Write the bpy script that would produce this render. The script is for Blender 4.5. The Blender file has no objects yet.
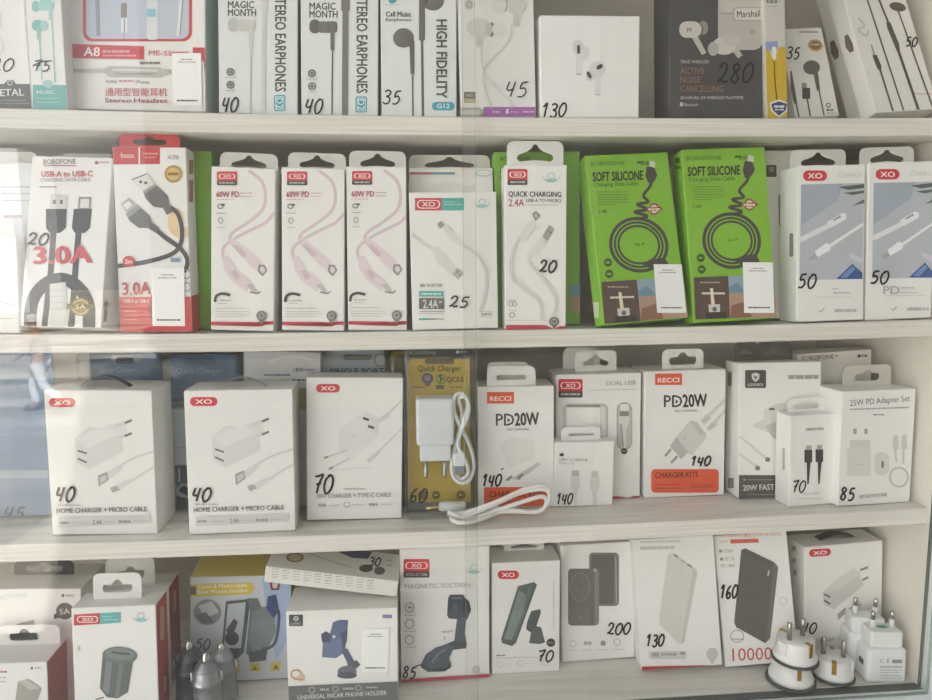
import bpy, bmesh, math, random
import numpy as np
from mathutils import Vector, Matrix

random.seed(7)
S = bpy.context.scene
C = S.collection
PI = math.pi
OZ = 2.7                       # eye height above the street
F = 708.0                      # focal length in picture widths of 932
CAM = np.array([0.0, -0.62, OZ])
YAW, PITCH, ROLL = 0.0864478, 0.1224599, -0.0061804


def cam_axes():
    fw = np.array([math.sin(YAW) * math.cos(PITCH), math.cos(YAW) * math.cos(PITCH), -math.sin(PITCH)])
    r0 = np.array([math.cos(YAW), -math.sin(YAW), 0.0])
    u0 = np.cross(r0, fw)
    return (r0 * math.cos(ROLL) + u0 * math.sin(ROLL), -r0 * math.sin(ROLL) + u0 * math.cos(ROLL), fw)


AX = cam_axes()


def proj(P):
    d = np.asarray(P) - CAM
    z = d @ AX[2]
    return np.stack([466 + F * (d @ AX[0]) / z, 350 - F * (d @ AX[1]) / z], -1)


def ray(px, py):
    return AX[0] * ((px - 466) / F) + AX[1] * ((350 - py) / F) + AX[2]


def at(px, py, y):
    """the point of the vertical plane y = const that is seen at (px, py)"""
    d = ray(px, py)
    return Vector(CAM + d * ((y - CAM[1]) / d[1]))


def on_shelf(px, py, row, lift=0.0):
    d = ray(px, py)
    z = SHELF_Z[row]
    for _ in range(4):
        p = CAM + d * ((z + lift - CAM[2]) / d[2])
        z = shelf_z(row, p[0])
    return Vector(p)


SHELF_Z = {'A': OZ + .12700, 'B': OZ - .05623, 'C': OZ - .23918, 'D': OZ - .4180}


def shelf_z(row, x):
    z = SHELF_Z[row]
    if row != 'D':
        z -= .00346 * (1 - ((x - .03) / .42) ** 2)
    return z


# ------------------------------------------------------------------ materials
MATS = {}


def lin(h):
    o = []
    for i in (0, 2, 4):
        c = int(h[i:i + 2], 16) / 255
        o.append(c / 12.92 if c <= .04045 else ((c + .055) / 1.055) ** 2.4)
    return (*o, 1)


def mat(h, rough=.5, var=.04, metal=0.0, scale=60):
    """printed board / plastic: flat colour with a little mottling"""
    k = (h, rough, var, metal, scale)
    if k in MATS:
        return MATS[k]
    m = bpy.data.materials.new('surface_' + h)
    m.use_nodes = True
    nt = m.node_tree
    b = nt.nodes['Principled BSDF']
    b.inputs['Roughness'].default_value = rough
    b.inputs['Metallic'].default_value = metal
    n = nt.nodes.new('ShaderNodeTexNoise')
    n.inputs['Scale'].default_value = scale
    n.inputs['Detail'].default_value = 2
    tc = nt.nodes.new('ShaderNodeTexCoord')
    nt.links.new(tc.outputs['Object'], n.inputs['Vector'])
    mx = nt.nodes.new('ShaderNodeMix')
    mx.data_type = 'RGBA'
    c = lin(h)
    mx.inputs[6].default_value = tuple(min(1, v * (1 - var)) for v in c[:3]) + (1,)
    mx.inputs[7].default_value = tuple(min(1, v * (1 + var)) for v in c[:3]) + (1,)
    nt.links.new(n.outputs['Fac'], mx.inputs[0])
    nt.links.new(mx.outputs[2], b.inputs['Base Color'])
    MATS[k] = m
    return m


def wood_mat(name, c1, c2):
    m = bpy.data.materials.new(name)
    m.use_nodes = True
    nt = m.node_tree
    b = nt.nodes['Principled BSDF']
    b.inputs['Roughness'].default_value = .45
    tc = nt.nodes.new('ShaderNodeTexCoord')
    mp = nt.nodes.new('ShaderNodeMapping')
    mp.inputs['Scale'].default_value = (3.0, 45, 210)
    nt.links.new(tc.outputs['Object'], mp.inputs['Vector'])
    n = nt.nodes.new('ShaderNodeTexNoise')
    n.inputs['Scale'].default_value = 2.2
    n.inputs['Detail'].default_value = 5
    n.inputs['Distortion'].default_value = .4
    nt.links.new(mp.outputs['Vector'], n.inputs['Vector'])
    r = nt.nodes.new('ShaderNodeValToRGB')
    r.color_ramp.elements[0].position = .36
    r.color_ramp.elements[1].position = .64
    r.color_ramp.elements[0].color = lin(c1)
    r.color_ramp.elements[1].color = lin(c2)
    nt.links.new(n.outputs['Fac'], r.inputs['Fac'])
    nt.links.new(r.outputs['Color'], b.inputs['Base Color'])
    return m


def clear_mat(name, tint, refl, rough=.02, body=0.0, bodycol='ffffff'):
    """window glass / blister film: lets light straight through and mirrors by Fresnel"""
    m = bpy.data.materials.new(name)
    m.use_nodes = True
    nt = m.node_tree
    nt.nodes.clear()
    out = nt.nodes.new('ShaderNodeOutputMaterial')
    t = nt.nodes.new('ShaderNodeBsdfTransparent')
    t.inputs['Color'].default_value = lin(tint)
    g = nt.nodes.new('ShaderNodeBsdfGlossy')
    g.inputs['Roughness'].default_value = rough
    fr = nt.nodes.new('ShaderNodeFresnel')
    ge = nt.nodes.new('ShaderNodeNewGeometry')
    io = nt.nodes.new('ShaderNodeMix')          # seen from the far side the sheet mirrors like from the near side
    io.inputs[2].default_value = refl
    io.inputs[3].default_value = 1 / refl
    nt.links.new(ge.outputs['Backfacing'], io.inputs[0])
    nt.links.new(io.outputs[0], fr.inputs['IOR'])
    mx = nt.nodes.new('ShaderNodeMixShader')
    nt.links.new(fr.outputs['Fac'], mx.inputs['Fac'])
    nt.links.new(t.outputs['BSDF'], mx.inputs[1])
    nt.links.new(g.outputs['BSDF'], mx.inputs[2])
    last = mx
    if body:
        d = nt.nodes.new('ShaderNodeBsdfDiffuse')
        d.inputs['Color'].default_value = lin(bodycol)
        m2 = nt.nodes.new('ShaderNodeMixShader')
        m2.inputs['Fac'].default_value = body
        nt.links.new(mx.outputs['Shader'], m2.inputs[1])
        nt.links.new(d.outputs['BSDF'], m2.inputs[2])
        last = m2
    nt.links.new(last.outputs['Shader'], out.inputs['Surface'])
    return m


# ------------------------------------------------------------------ objects
def mesh_obj(name, verts, faces, mats, midx=None, parent=None, smooth=False):
    me = bpy.data.meshes.new(name)
    me.from_pydata([tuple(v) for v in verts], [], faces)
    for m in mats:
        me.materials.append(m)
    if midx:
        me.polygons.foreach_set('material_index', midx)
    if smooth:
        me.polygons.foreach_set('use_smooth', [True] * len(me.polygons))
    me.update()
    o = bpy.data.objects.new(name, me)
    C.objects.link(o)
    if parent:
        o.parent = parent
    return o


def bm_obj(name, bm, m, parent=None, smooth=False):
    me = bpy.data.meshes.new(name)
    bm.to_mesh(me)
    bm.free()
    for k in (m if isinstance(m, (list, tuple)) else [m]):
        me.materials.append(k)
    if smooth:
        me.polygons.foreach_set('use_smooth', [True] * len(me.polygons))
    o = bpy.data.objects.new(name, me)
    C.objects.link(o)
    if parent:
        o.parent = parent
    return o


def empty(name, label=None, cat=None, group=None, M=None):
    o = bpy.data.objects.new(name, None)
    o.empty_display_size = .02
    C.objects.link(o)
    if M is not None:
        o.matrix_world = M
    tag(o, label, cat, group)
    return o


def tag(o, label=None, cat=None, group=None, kind=None):
    if label:
        o['label'] = label
    if cat:
        o['category'] = cat
    if group:
        o['group'] = group
    if kind:
        o['kind'] = kind
    return o


def copy_tree(o, parent=None):
    c = o.copy()
    C.objects.link(c)
    if parent:
        c.parent = parent
    for ch in list(o.children):
        copy_tree(ch, c)
    return c


def box_bm(x0, x1, y0, y1, z0, z1, bev=0.0, seg=2):
    bm = bmesh.new()
    bmesh.ops.create_cube(bm, size=1)
    for v in bm.verts:
        v.co = Vector(((x0 + x1) / 2 + v.co.x * (x1 - x0), (y0 + y1) / 2 + v.co.y * (y1 - y0), (z0 + z1) / 2 + v.co.z * (z1 - z0)))
    if bev:
        bmesh.ops.bevel(bm, geom=bm.edges[:], offset=bev, segments=seg, affect='EDGES', profile=.5)
    return bm


def catmull(pts, n=6):
    pts = [np.array(p, float) for p in pts]
    if len(pts) < 3:
        return pts
    P = [2 * pts[0] - pts[1]] + pts + [2 * pts[-1] - pts[-2]]
    out = []
    for i in range(1, len(P) - 2):
        a, b, c, d = P[i - 1:i + 3]
        for k in range(n):
            t = k / n
            out.append(.5 * (2 * b + (c - a) * t + (2 * a - 5 * b + 4 * c - d) * t * t + (3 * b - a - 3 * c + d) * t ** 3))
    out.append(pts[-1])
    return out


def tube_bm(pts, r, seg=10, bm=None, caps=True):
    """r: number or list"""
    bm = bm or bmesh.new()
    pts = [Vector(p) for p in pts]
    rr = r if isinstance(r, (list, tuple)) else [r] * len(pts)
    prev = None
    rings = []
    nrm = None
    for i, p in enumerate(pts):
        d = (pts[min(i + 1, len(pts) - 1)] - pts[max(i - 1, 0)]).normalized()
        if nrm is None:
            nrm = d.orthogonal().normalized()
        nrm = (nrm - d * nrm.dot(d)).normalized()
        b = d.cross(nrm)
        rings.append([bm.verts.new(p + (nrm * math.cos(2 * PI * k / seg) + b * math.sin(2 * PI * k / seg)) * rr[i]) for k in range(seg)])
    for a, c in zip(rings, rings[1:]):
        for k in range(seg):
            bm.faces.new((a[k], a[(k + 1) % seg], c[(k + 1) % seg], c[k]))
    if caps:
        bm.faces.new(rings[0][::-1])
        bm.faces.new(rings[-1])
    return bm


def lathe_bm(prof, seg=28, bm=None, squash=1.0):
    """prof: list of (radius, z)"""
    bm = bm or bmesh.new()
    rings = []
    for r, z in prof:
        if r < 1e-6:
            rings.append([bm.verts.new((0, 0, z))])
        else:
            rings.append([bm.verts.new((r * math.cos(2 * PI * k / seg), squash * r * math.sin(2 * PI * k / seg), z)) for k in range(seg)])
    for a, c in zip(rings, rings[1:]):
        for k in range(seg):
            k2 = (k + 1) % seg
            if len(a) == 1 and len(c) == 1:
                continue
            if len(a) == 1:
                bm.faces.new((a[0], c[k2], c[k]))
            elif len(c) == 1:
                bm.faces.new((a[k], a[k2], c[0]))
            else:
                bm.faces.new((a[k], a[k2], c[k2], c[k]))
    return bm


def rrect(x0, y0, x1, y1, r, n=4):
    r = min(r, abs(x1 - x0) / 2, abs(y1 - y0) / 2)
    if r <= 0:
        return [(x0, y0), (x1, y0), (x1, y1), (x0, y1)]
    o = []
    for cx, cy, a0 in ((x1 - r, y0 + r, -90), (x1 - r, y1 - r, 0), (x0 + r, y1 - r, 90), (x0 + r, y0 + r, 180)):
        for k in range(n + 1):
            a = math.radians(a0 + 90 * k / n)
            o.append((cx + r * math.cos(a), cy + r * math.sin(a)))
    return o


def prism_bm(outer, holes, th, bm=None, place=lambda x, z, y: (x, y, z)):
    """flat plate of thickness th from a 2-D outline (x, z) with holes"""
    bm = bm or bmesh.new()
    loops = [outer] + list(holes)
    eds = []
    front = []
    for lp in loops:
        vs = [bm.verts.new(place(x, z, 0.0)) for x, z in lp]
        front.append(vs)
        for i in range(len(vs)):
            eds.append(bm.edges.new((vs[i], vs[(i + 1) % len(vs)])))
    res = bmesh.ops.triangle_fill(bm, edges=eds, use_beauty=True)
    fs = [g for g in res['geom'] if isinstance(g, bmesh.types.BMFace)]
    bk = {}
    for lp, vs in zip(loops, front):
        for (x, z), v in zip(lp, vs):
            bk[v] = bm.verts.new(place(x, z, th))
    for f in fs:
        bm.faces.new([bk[v] for v in reversed(f.verts)])
    for vs in front:
        for i in range(len(vs)):
            a, b = vs[i], vs[(i + 1) % len(vs)]
            bm.faces.new((a, b, bk[b], bk[a]))
    bmesh.ops.recalc_face_normals(bm, faces=bm.faces[:])
    return bm


# ------------------------------------------------------------------ printing
TXT = {}


def glyphs(s, bold):
    k = (s, bold)
    if k in TXT:
        return TXT[k]
    cu = bpy.data.curves.new('lettering', 'FONT')
    cu.body = s
    cu.size = 1
    cu.resolution_u = 2
    ob = bpy.data.objects.new('lettering', cu)
    me = ob.to_mesh()
    vs = [(v.co.x, v.co.y) for v in me.vertices]
    fs = [tuple(p.vertices) for p in me.polygons]
    ob.to_mesh_clear()
    bpy.data.objects.remove(ob)
    bpy.data.curves.remove(cu)
    xs = [v[0] for v in vs] or [0, 1]
    x0, x1 = min(xs), max(xs)
    w = max(1e-6, x1 - x0)
    vs = [((x - x0) / w, y / .70) for x, y in vs]
    if bold > .008:                          # heavier weight: the outline struck three times, slightly apart
        b = bold * .8
        vs = [[(x + dx / w, y + dy / .70) for x, y in vs] for dx, dy in ((-b, -b * .5), (b, -b * .5), (0, b * .7))]
    else:
        vs = [vs]
    TXT[k] = (vs, fs)
    return TXT[k]


DIG = {
    '0': [[(.55, .02), (.15, .25), (.05, .65), (.3, .98), (.7, .85), (.92, .45), (.8, .1), (.5, .02), (.35, .08)]],
    '1': [[(.2, .3), (.62, .02), (.55, .5), (.48, 1)]],
    '2': [[(.08, .28), (.35, .03), (.72, .12), (.7, .42), (.35, .78), (.08, .95), (.28, .84), (.6, .96), (.95, .9)]],
    '3': [[(.15, .12), (.5, .02), (.82, .15), (.7, .38), (.4, .47), (.78, .58), (.8, .85), (.45, 1), (.05, .88)]],
    '4': [[(.25, .05), (.1, .5), (.35, .6), (.75, .5)], [(.8, .05), (.68, .5), (.55, 1)]],
    '5': [[(.88, .04), (.35, .1), (.22, .45), (.6, .42), (.78, .68), (.5, .95), (.05, .95)]],
    '6': [[(.75, .02), (.3, .3), (.1, .7), (.35, .98), (.72, .85), (.68, .58), (.38, .55), (.15, .75)]],
    '7': [[(.1, .12), (.45, .1), (.92, .03), (.6, .5), (.45, 1)], [(.3, .55), (.82, .45)]],
    '8': [[(.75, .15), (.45, .02), (.2, .2), (.45, .45), (.75, .7), (.5, .98), (.15, .82), (.35, .5), (.72, .28), (.75, .12)]],
}


class Art:
    """print lying on one face of a box; coordinates are read off the picture and cast onto that face"""

    def __init__(s, M, axis, val, sgn, lim):
        Mi = np.array(M.inverted())
        s.o = Mi[:3, :3] @ CAM + Mi[:3, 3]
        s.R = Mi[:3, :3]
        s.ax, s.val, s.sgn, s.lim = axis, val, sgn, lim
        s.v, s.f, s.mi, s.mats = [], [], [], []
        s.lay = 0

    def loc(s, px, py, lay):
        d = s.R @ ray(px, py)
        t = (s.val - s.o[s.ax]) / d[s.ax]
        p = s.o + d * t
        for i in range(3):
            if i != s.ax and s.lim:
                lo, hi = s.lim[i]
                p[i] = min(max(p[i], lo), hi)
        p[s.ax] = s.val + s.sgn * (.00010 + .00003 * lay)
        return tuple(p)

    def m(s, h):
        k = mat(h, .5, .03)
        if k not in s.mats:
            s.mats.append(k)
        return s.mats.index(k)

    def add(s, pts, faces, h, lay=None):
        b = len(s.v)
        lay = s.lay if lay is None else lay
        s.v += [s.loc(x, y, lay) for x, y in pts]
        i = s.m(h)
        for f in faces:
            s.f.append(tuple(b + k for k in f))
            s.mi.append(i)

    def ops(s, ops):
        for op in ops:
            s.lay += 1
            k = op[0]
            if k == 'P':
                s.add(op[2], [tuple(range(len(op[2])))], op[1])
            elif k == 'R':
                pts = rrect(*op[2:6], op[6] if len(op) > 6 else 0)
                s.add(pts, [tuple(range(len(pts)))], op[1])
            elif k == 'E':
                cx, cy, rx, ry = op[2:6]
                a0 = math.radians(op[6]) if len(op) > 6 else 0
                pts = []
                for i in range(22):
                    a = 2 * PI * i / 22
                    x, y = rx * math.cos(a), ry * math.sin(a)
                    pts.append((cx + x * math.cos(a0) - y * math.sin(a0), cy + x * math.sin(a0) + y * math.cos(a0)))
                s.add(pts, [tuple(range(22))], op[1])
            elif k == 'L':
                s.line(op[1], op[2], op[3], op[4] if len(op) > 4 else 1)
            elif k == 'O':        # ring
                cx, cy, rx, ry = op[3:7]
                s.line(op[1], op[2], [(cx + rx * math.cos(2 * PI * i / 28), cy + ry * math.sin(2 * PI * i / 28)) for i in range(29)], 0)
            elif k == 'T':        # text fitted between two baseline points, cap height h
                col, txt, a, b, h = op[1:6]
                bold = op[6] if len(op) > 6 else 0
                vs, fs = glyphs(txt, bold)
                ux, uy = b[0] - a[0], b[1] - a[1]
                n = math.hypot(ux, uy)
                vx, vy = uy / n, -ux / n
                for q, strike in enumerate(vs):
                    s.add([(a[0] + ux * x + vx * y * h, a[1] + uy * x + vy * y * h) for x, y in strike], fs, col, s.lay + .3 * q)
            elif k == 'G':        # lines too small to read: worn dashes
                col, x0, y, x1, h = op[1:6]
                dy = op[6] if len(op) > 6 else 0
                x = x0
                rnd = random.Random(int(x0 * 31 + y * 7))
                while x < x1 - .5:
                    w = min(rnd.uniform(1.2, 5) * max(.7, h / 1.6), x1 - x)
                    q = dy * (x - x0) / max(1, x1 - x0)
                    s.add([(x, y + q), (x + w, y + q), (x + w, y + q + h), (x, y + q + h)], [(0, 1, 2, 3)], col)
                    x += w + .7
            elif k == 'N':        # felt-pen price
                txt, x0, y0, x1, y1 = op[1:6]
                w = op[6] if len(op) > 6 else max(1.1, (y1 - y0) * .11)
                n = len(txt)
                cw = (x1 - x0) / n
                for i, ch in enumerate(txt):
                    for st in DIG[ch]:
                        q = [(x0 + cw * (i + .06 + .88 * px + .22 * (.5 - py)), y0 + (y1 - y0) * py + (i % 2) * .6) for px, py in st]
                        s.line(op[7] if len(op) > 7 else '1c1b1d', w, q, 1)

    def line(s, col, w, pts, smooth=1):
        pts = catmull(pts, 6) if smooth and len(pts) > 2 else [np.array(p, float) for p in pts]
        ws = w if isinstance(w, (tuple, list)) else (w, w)
        out = []
        n = len(pts)
        for i, p in enumerate(pts):
            d = pts[min(i + 1, n - 1)] - pts[max(i - 1, 0)]
            l = math.hypot(*d) or 1
            k = (ws[0] + (ws[1] - ws[0]) * i / (n - 1)) / 2
            nx, ny = -d[1] / l * k, d[0] / l * k
            out += [(p[0] + nx, p[1] + ny), (p[0] - nx, p[1] - ny)]
        s.add(out, [(2 * i, 2 * i + 1, 2 * i + 3, 2 * i + 2) for i in range(n - 1)], col)

    def fresh(s):
        s.v, s.f, s.mi, s.mats = [], [], [], []

    def build(s, name, parent):
        if s.f:
            o = mesh_obj(name, s.v, s.f, s.mats, s.mi, parent)
            return o


# ------------------------------------------------------------------ boxes
def rot(yaw, lean, tilt):
    return (Matrix.Rotation(yaw, 3, 'Z') @ Matrix.Rotation(-lean, 3, 'X') @ Matrix.Rotation(tilt, 3, 'Y'))


def pose(row, p, dep, base):
    X, yaw, lean, tilt, w, h, d = p
    R = np.array(rot(yaw, lean, tilt))
    cor = np.array([(sx * w / 2, y, z) for z in (0, h) for y in (0, dep) for sx in (-1, 1)])
    W = cor @ R.T + np.array([X, d, 0])
    if base is None:
        z = max(shelf_z(row, W[i][0]) - W[i][2] for i in range(8))
    else:
        z = base - W[:4, 2].min()
    return R, np.array([X, d, z + .0002]), W + np.array([0, 0, z + .0002])


def fit(row, tl, tr, br, bl, dep, d, yaw, lean, hb, sd, base, stilt):
    tgt = np.array([bl, br, tl, tr], float)
    if tl[1] < -25 and tr[1] < -25:          # tops above the frame follow the same vanishing point
        tgt[3, 1] = tl[1] + .042 * (tr[0] - tl[0])
    if d is None:
        m = (np.array(bl) + np.array(br)) / 2
        d = max(.004, on_shelf(m[0], m[1], row)[1])
    sc = F / (.62 + d)
    g = at((bl[0] + br[0]) / 2, (bl[1] + br[1]) / 2, d)
    p = np.array([g.x, math.radians(yaw), math.radians(lean), 0, (br[0] - bl[0]) / sc, (bl[1] - tl[1]) / sc, d])
    p0 = p.copy()
    sig = np.array([1, math.radians(2.0), math.radians(1.5), math.radians(stilt), 1, 1, sd])

    def res(p):
        _, _, W = pose(row, p, dep, base)
        q = proj(W[[0, 1, 4, 5]])
        r = (q - tgt)
        if hb:
            r[:2, 1] *= 0
            r[:2, 0] *= .6
        return np.concatenate([r.ravel(), (p - p0)[[1, 2, 3, 6]] / sig[[1, 2, 3, 6]]])
    for _ in range(10):
        r0 = res(p)
        J = np.zeros((len(r0), 7))
        for i in range(7):
            q = p.copy()
            q[i] += 1e-5
            J[:, i] = (res(q) - r0) / 1e-5
        p = p - np.linalg.lstsq(J + 1e-9, r0, rcond=None)[0]
    return p, res(p)




def extent(op):
    k = op[0]
    if k in 'PL':
        p = op[2] if k == 'P' else op[3]
        return min(q[0] for q in p), min(q[1] for q in p), max(q[0] for q in p), max(q[1] for q in p)
    if k == 'R':
        return op[2:6]
    if k == 'E':
        return op[2] - op[4], op[3] - op[5], op[2] + op[4], op[3] + op[5]
    if k == 'O':
        return op[3] - op[5], op[4] - op[6], op[3] + op[5], op[4] + op[6]
    if k == 'T':
        (a, b), (c, d) = op[3], op[4]
        h = op[5]
        return (a, min(b, d) - h, c, max(b, d)) if c - a > abs(d - b) else (a, b, a + h, d)
    if k == 'G':
        return op[2], op[3], op[4], op[3] + op[5]
    return op[2:6]


def clusters(ops, gap):
    """prints that stand apart on the face are separate parts"""
    left = [(op, extent(op)) for op in ops]
    out = []
    while left:
        grp = [left.pop(0)]
        grew = True
        while grew:
            grew = False
            for c in list(left):
                e = c[1]
                if any(e[0] < g[1][2] + gap and e[2] > g[1][0] - gap and e[1] < g[1][3] + gap and e[3] > g[1][1] - gap for g in grp):
                    grp.append(c)
                    left.remove(c)
                    grew = True
        ids = [id(g[0]) for g in grp]
        out.append([op for op in ops if id(op) in ids])
    return out


FITLOG = []
LETTERED = ('brand_badge', 'printed_badge', 'brand_panel', 'gold_seal', 'price_sticker', 'printed_shield', 'printed_ribbon')
CARTON = 'e8e7e4'


def euro(w, h, k):
    """hang hole outline, centred, w wide"""
    if k == 'slot':
        return rrect(-w / 2, -h / 2, w / 2, h / 2, h / 2, 5)
    if k == 'bump':      # rounded slot with a small hump
        o = [(-.5, .1), (-.46, .28), (-.18, .3), (-.1, .62), (0, .72), (.1, .62), (.18, .3), (.46, .28), (.5, .1), (.5, -.1), (.44, -.35), (.3, -.38), (-.3, -.38), (-.44, -.35), (-.5, -.1)]
    else:                # triangular euro hole
        o = [(-.5, -.15), (-.46, .08), (-.22, .3), (-.1, .48), (-.06, .68), (0, .74), (.06, .68), (.1, .48), (.22, .3), (.46, .08), (.5, -.15), (.42, -.34), (.22, -.28), (0, -.24), (-.22, -.28), (-.42, -.34)]
    return [(x * w, z * h) for x, z in o]


def carton_box(name, label, cat, row, tl, tr, br, bl, dep=.03, d=None, yaw=0, lean=0, hb=0, sd=.004, base=None, stilt=6,
               col=CARTON, side=None, top=None, tab=None, art=(), group=None, shrink=.0006, fixed=None):
    if fixed is None:
        p, r = fit(row, tl, tr, br, bl, dep, d, yaw, lean, hb, sd, base, stilt)
        FITLOG.append((name, [round(float(v), 4) for v in p], float(np.abs(r[:8]).max())))
    else:
        p = np.array(fixed)
    R, loc, W = pose(row, p, dep, base)
    X, yw, ln, tt, w, h, dd = p
    M = Matrix.Translation(Vector(loc)) @ Matrix(R.tolist()).to_4x4()
    root = empty(name, label, cat, group, M)
    w -= shrink
    bm = box_bm(-w / 2, w / 2, 0, dep, 0, h, .0006, 1)
    side = side or col
    top = top or col
    for f in bm.faces:
        n = f.normal
        f.material_index = 1 if abs(n.x) > .9 else 2 if n.z > .9 else 0
    bm_obj('carton', bm, [mat(c, .55) for c in (col, side, top)], root)
    for t in (tab if isinstance(tab, list) else [tab] if tab else []):
        add_tab(root, M, t, w, h, dep)
    lim = {0: (-w / 2 + .0003, w / 2 - .0003), 1: (.0003, dep - .0003), 2: (.0003, h - .0003)}
    arts = {}
    for item in art:
        part, face, ops = item if len(item) == 3 else (item[0], 'f', item[1])
        ax, val, sg = {'f': (1, 0, -1), 'r': (0, w / 2, 1), 'l': (0, -w / 2, -1), 't': (2, h, 1)}[face]
        a = Art(M, ax, val, sg, lim)
        a.lay = arts.get(face, 0)
        for ops in clusters(ops, 60 if part.startswith('price') else 7):
            kid = None
            if part in LETTERED:
                kid = [q for q in ops if q[0] in 'TG']
                ops = [q for q in ops if q[0] not in 'TG']
            a.fresh()
            a.ops(ops)
            o = a.build(part, root)
            for k in clusters(kid or [], 7):
                a.fresh()
                a.ops(k)
                a.build('sticker_print' if 'sticker' in part else 'badge_lettering', o or root)
        arts[face] = a.lay
    BOX[label] = (root, M, w, h, dep)
    return root


BOX = {}


def add_tab(root, M, t, w, h, dep):
    x0, y0, x1, y1 = t[:4]
    kind = t[4] if len(t) > 4 else 'euro'
    col = t[5] if len(t) > 5 else CARTON
    yd = t[6] if len(t) > 6 else 1.0
    fr = t[7] if len(t) > 7 else .62
    yl = yd * dep - .0008
    a = Art(M, 1, yl, -1, None)
    A = a.loc(x0, (y0 + y1) / 2, 0)
    B = a.loc(x1, (y0 + y1) / 2, 0)
    T = a.loc((x0 + x1) / 2, y0, 0)
    xa, xb, zt = max(A[0], -w / 2), min(B[0], w / 2), T[2]
    if zt < h + .004:
        zt = h + .004
    hh = zt - h
    r = min(.006, hh * .4)
    outer = [(xa, h), (xb, h)]
    for k in range(6):
        an = math.radians(90 * k / 5)
        outer.append((xb - r + r * math.cos(an), zt - r + r * math.sin(an)))
    for k in range(6):
        an = math.radians(90 + 90 * k / 5)
        outer.append((xa + r + r * math.cos(an), zt - r + r * math.sin(an)))
    hw = (xb - xa) * fr
    hz = min(hh * .62, hw * .42)
    cz = h + hh * .42
    hole = [] if kind == 'none' else [[((xa + xb) / 2 + x, cz + z) for x, z in euro(hw, hz if kind != 'slot' else hh * .26, kind)]]
    bm = prism_bm(outer, hole, .0006, place=lambda x, z, y: (x, yl + y, z))
    return bm_obj('hang_tab', bm, mat(col, .55), root)


# lettering and marks that come back on many boxes
def xo_pill(x0, y0, x1, y1, dy=0, col='cf3a44'):
    h = y1 - y0
    return [('P', col, [(x, y + dy * (x - x0) / (x1 - x0)) for x, y in rrect(x0, y0, x1, y1, h / 2, 5)]),
            ('T', 'f3ece8', 'XO', (x0 + (x1 - x0) * .2, y1 - h * .25), (x1 - (x1 - x0) * .2, y1 - h * .25 + dy * .8), h * .5, .03)]


def xo_badge(x0, y0, x1, y1, code=None):
    h = y1 - y0
    ym = y0 + h * .66
    o = [('R', 'cf3a44', x0, y0, x1, ym + 1.2, 1.6), ('R', '4a4644', x0, ym, x1, y1, 1.2),
         ('R', 'f3ece8', x0 + 1.8, y0 + h * .17, x1 - 1.8, y0 + h * .53, h * .2), ('R', 'cf3a44', x0 + 3, y0 + h * .2, x1 - 3, y0 + h * .5, h * .16),
         ('T', 'f3ece8', 'XO', (x0 + (x1 - x0) * .3, y0 + h * .46), (x1 - (x1 - x0) * .3, y0 + h * .46), h * .22, .02)]
    if code:
        o.append(('T', 'c9c4c0', code, (x0 + 2, y1 - h * .09), (x1 - 2, y1 - h * .09), h * .17, .01))
    else:
        o.append(('G', 'b5b0ac', x0 + 2.5, y1 - h * .24, x1 - 2.5, h * .12))
    return o


def sticker(x0, y0, x1, y1, dx=0):
    """white paper price sticker"""
    w = x1 - x0
    h = y1 - y0
    return [('P', 'f4f4f2', [(x0, y0), (x1, y0), (x1 + dx, y1), (x0 + dx, y1)]),
            ('G', '8c8c8c', x0 + w * .3, y0 + h * .11, x1 - w * .3, h * .02), ('G', '8c8c8c', x0 + w * .2, y0 + h * .16, x1 - w * .2, h * .02),
            ('G', '555562', x0 + w * .14 + dx * .9, y0 + h * .88, x1 - w * .14 + dx * .9, h * .03)]


def wave_mark(cx, cy, w):
    """smiling ribbon emblem"""
    c = '9fc6c4'
    return [('L', c, (w * .05, w * .05), [(cx - w / 2, cy), (cx - w * .3, cy + w * .22), (cx, cy + w * .3), (cx + w * .3, cy + w * .22), (cx + w / 2, cy)]),
            ('L', c, w * .13, [(cx - w * .3, cy + w * .16), (cx, cy + w * .2), (cx + w * .3, cy + w * .16)]), ('O', c, w * .05, cx, cy - w * .06, w * .2, w * .17)]
# ================================================================== top shelf
INK = '2c2a29'
GRY = '8f8d89'
LGT = 'cfcdc8'
TEAL = '3f9fb0'

carton_box('earphone_box', 'white earphone box with charcoal METAL band and cut-off price 20 beside slim teal box', 'box', 'A',
           (-44, -80), (18, -80), (33, 108.5), (-30, 108), dep=.03, d=.012,
           art=[('printed_band', [('P', '615f5b', [(-32, 84), (4, 84), (8, 80), (13, 80), (16, 84), (33, 84), (34, 110), (-32, 110)]), ('O', 'd8d6d2', .8, 10, 83, 2.2, 2.2),
                                  ('T', 'e6e4e0', 'METAL', (-8, 96.5), (24, 95.5), 7, .02), ('G', '9c9a96', -20, 100, 26, .9), ('G', '9c9a96', -20, 103, 30, .9)]),
                ('printed_picture', [('E', 'd6d5d1', -8, 20, 10, 14), ('L', 'd9d8d4', 2, [(-4, 30), (4, 48), (-2, 56)])]),
                ('handwritten_price', [('N', '20', -9, 58, 15, 71)])])

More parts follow.
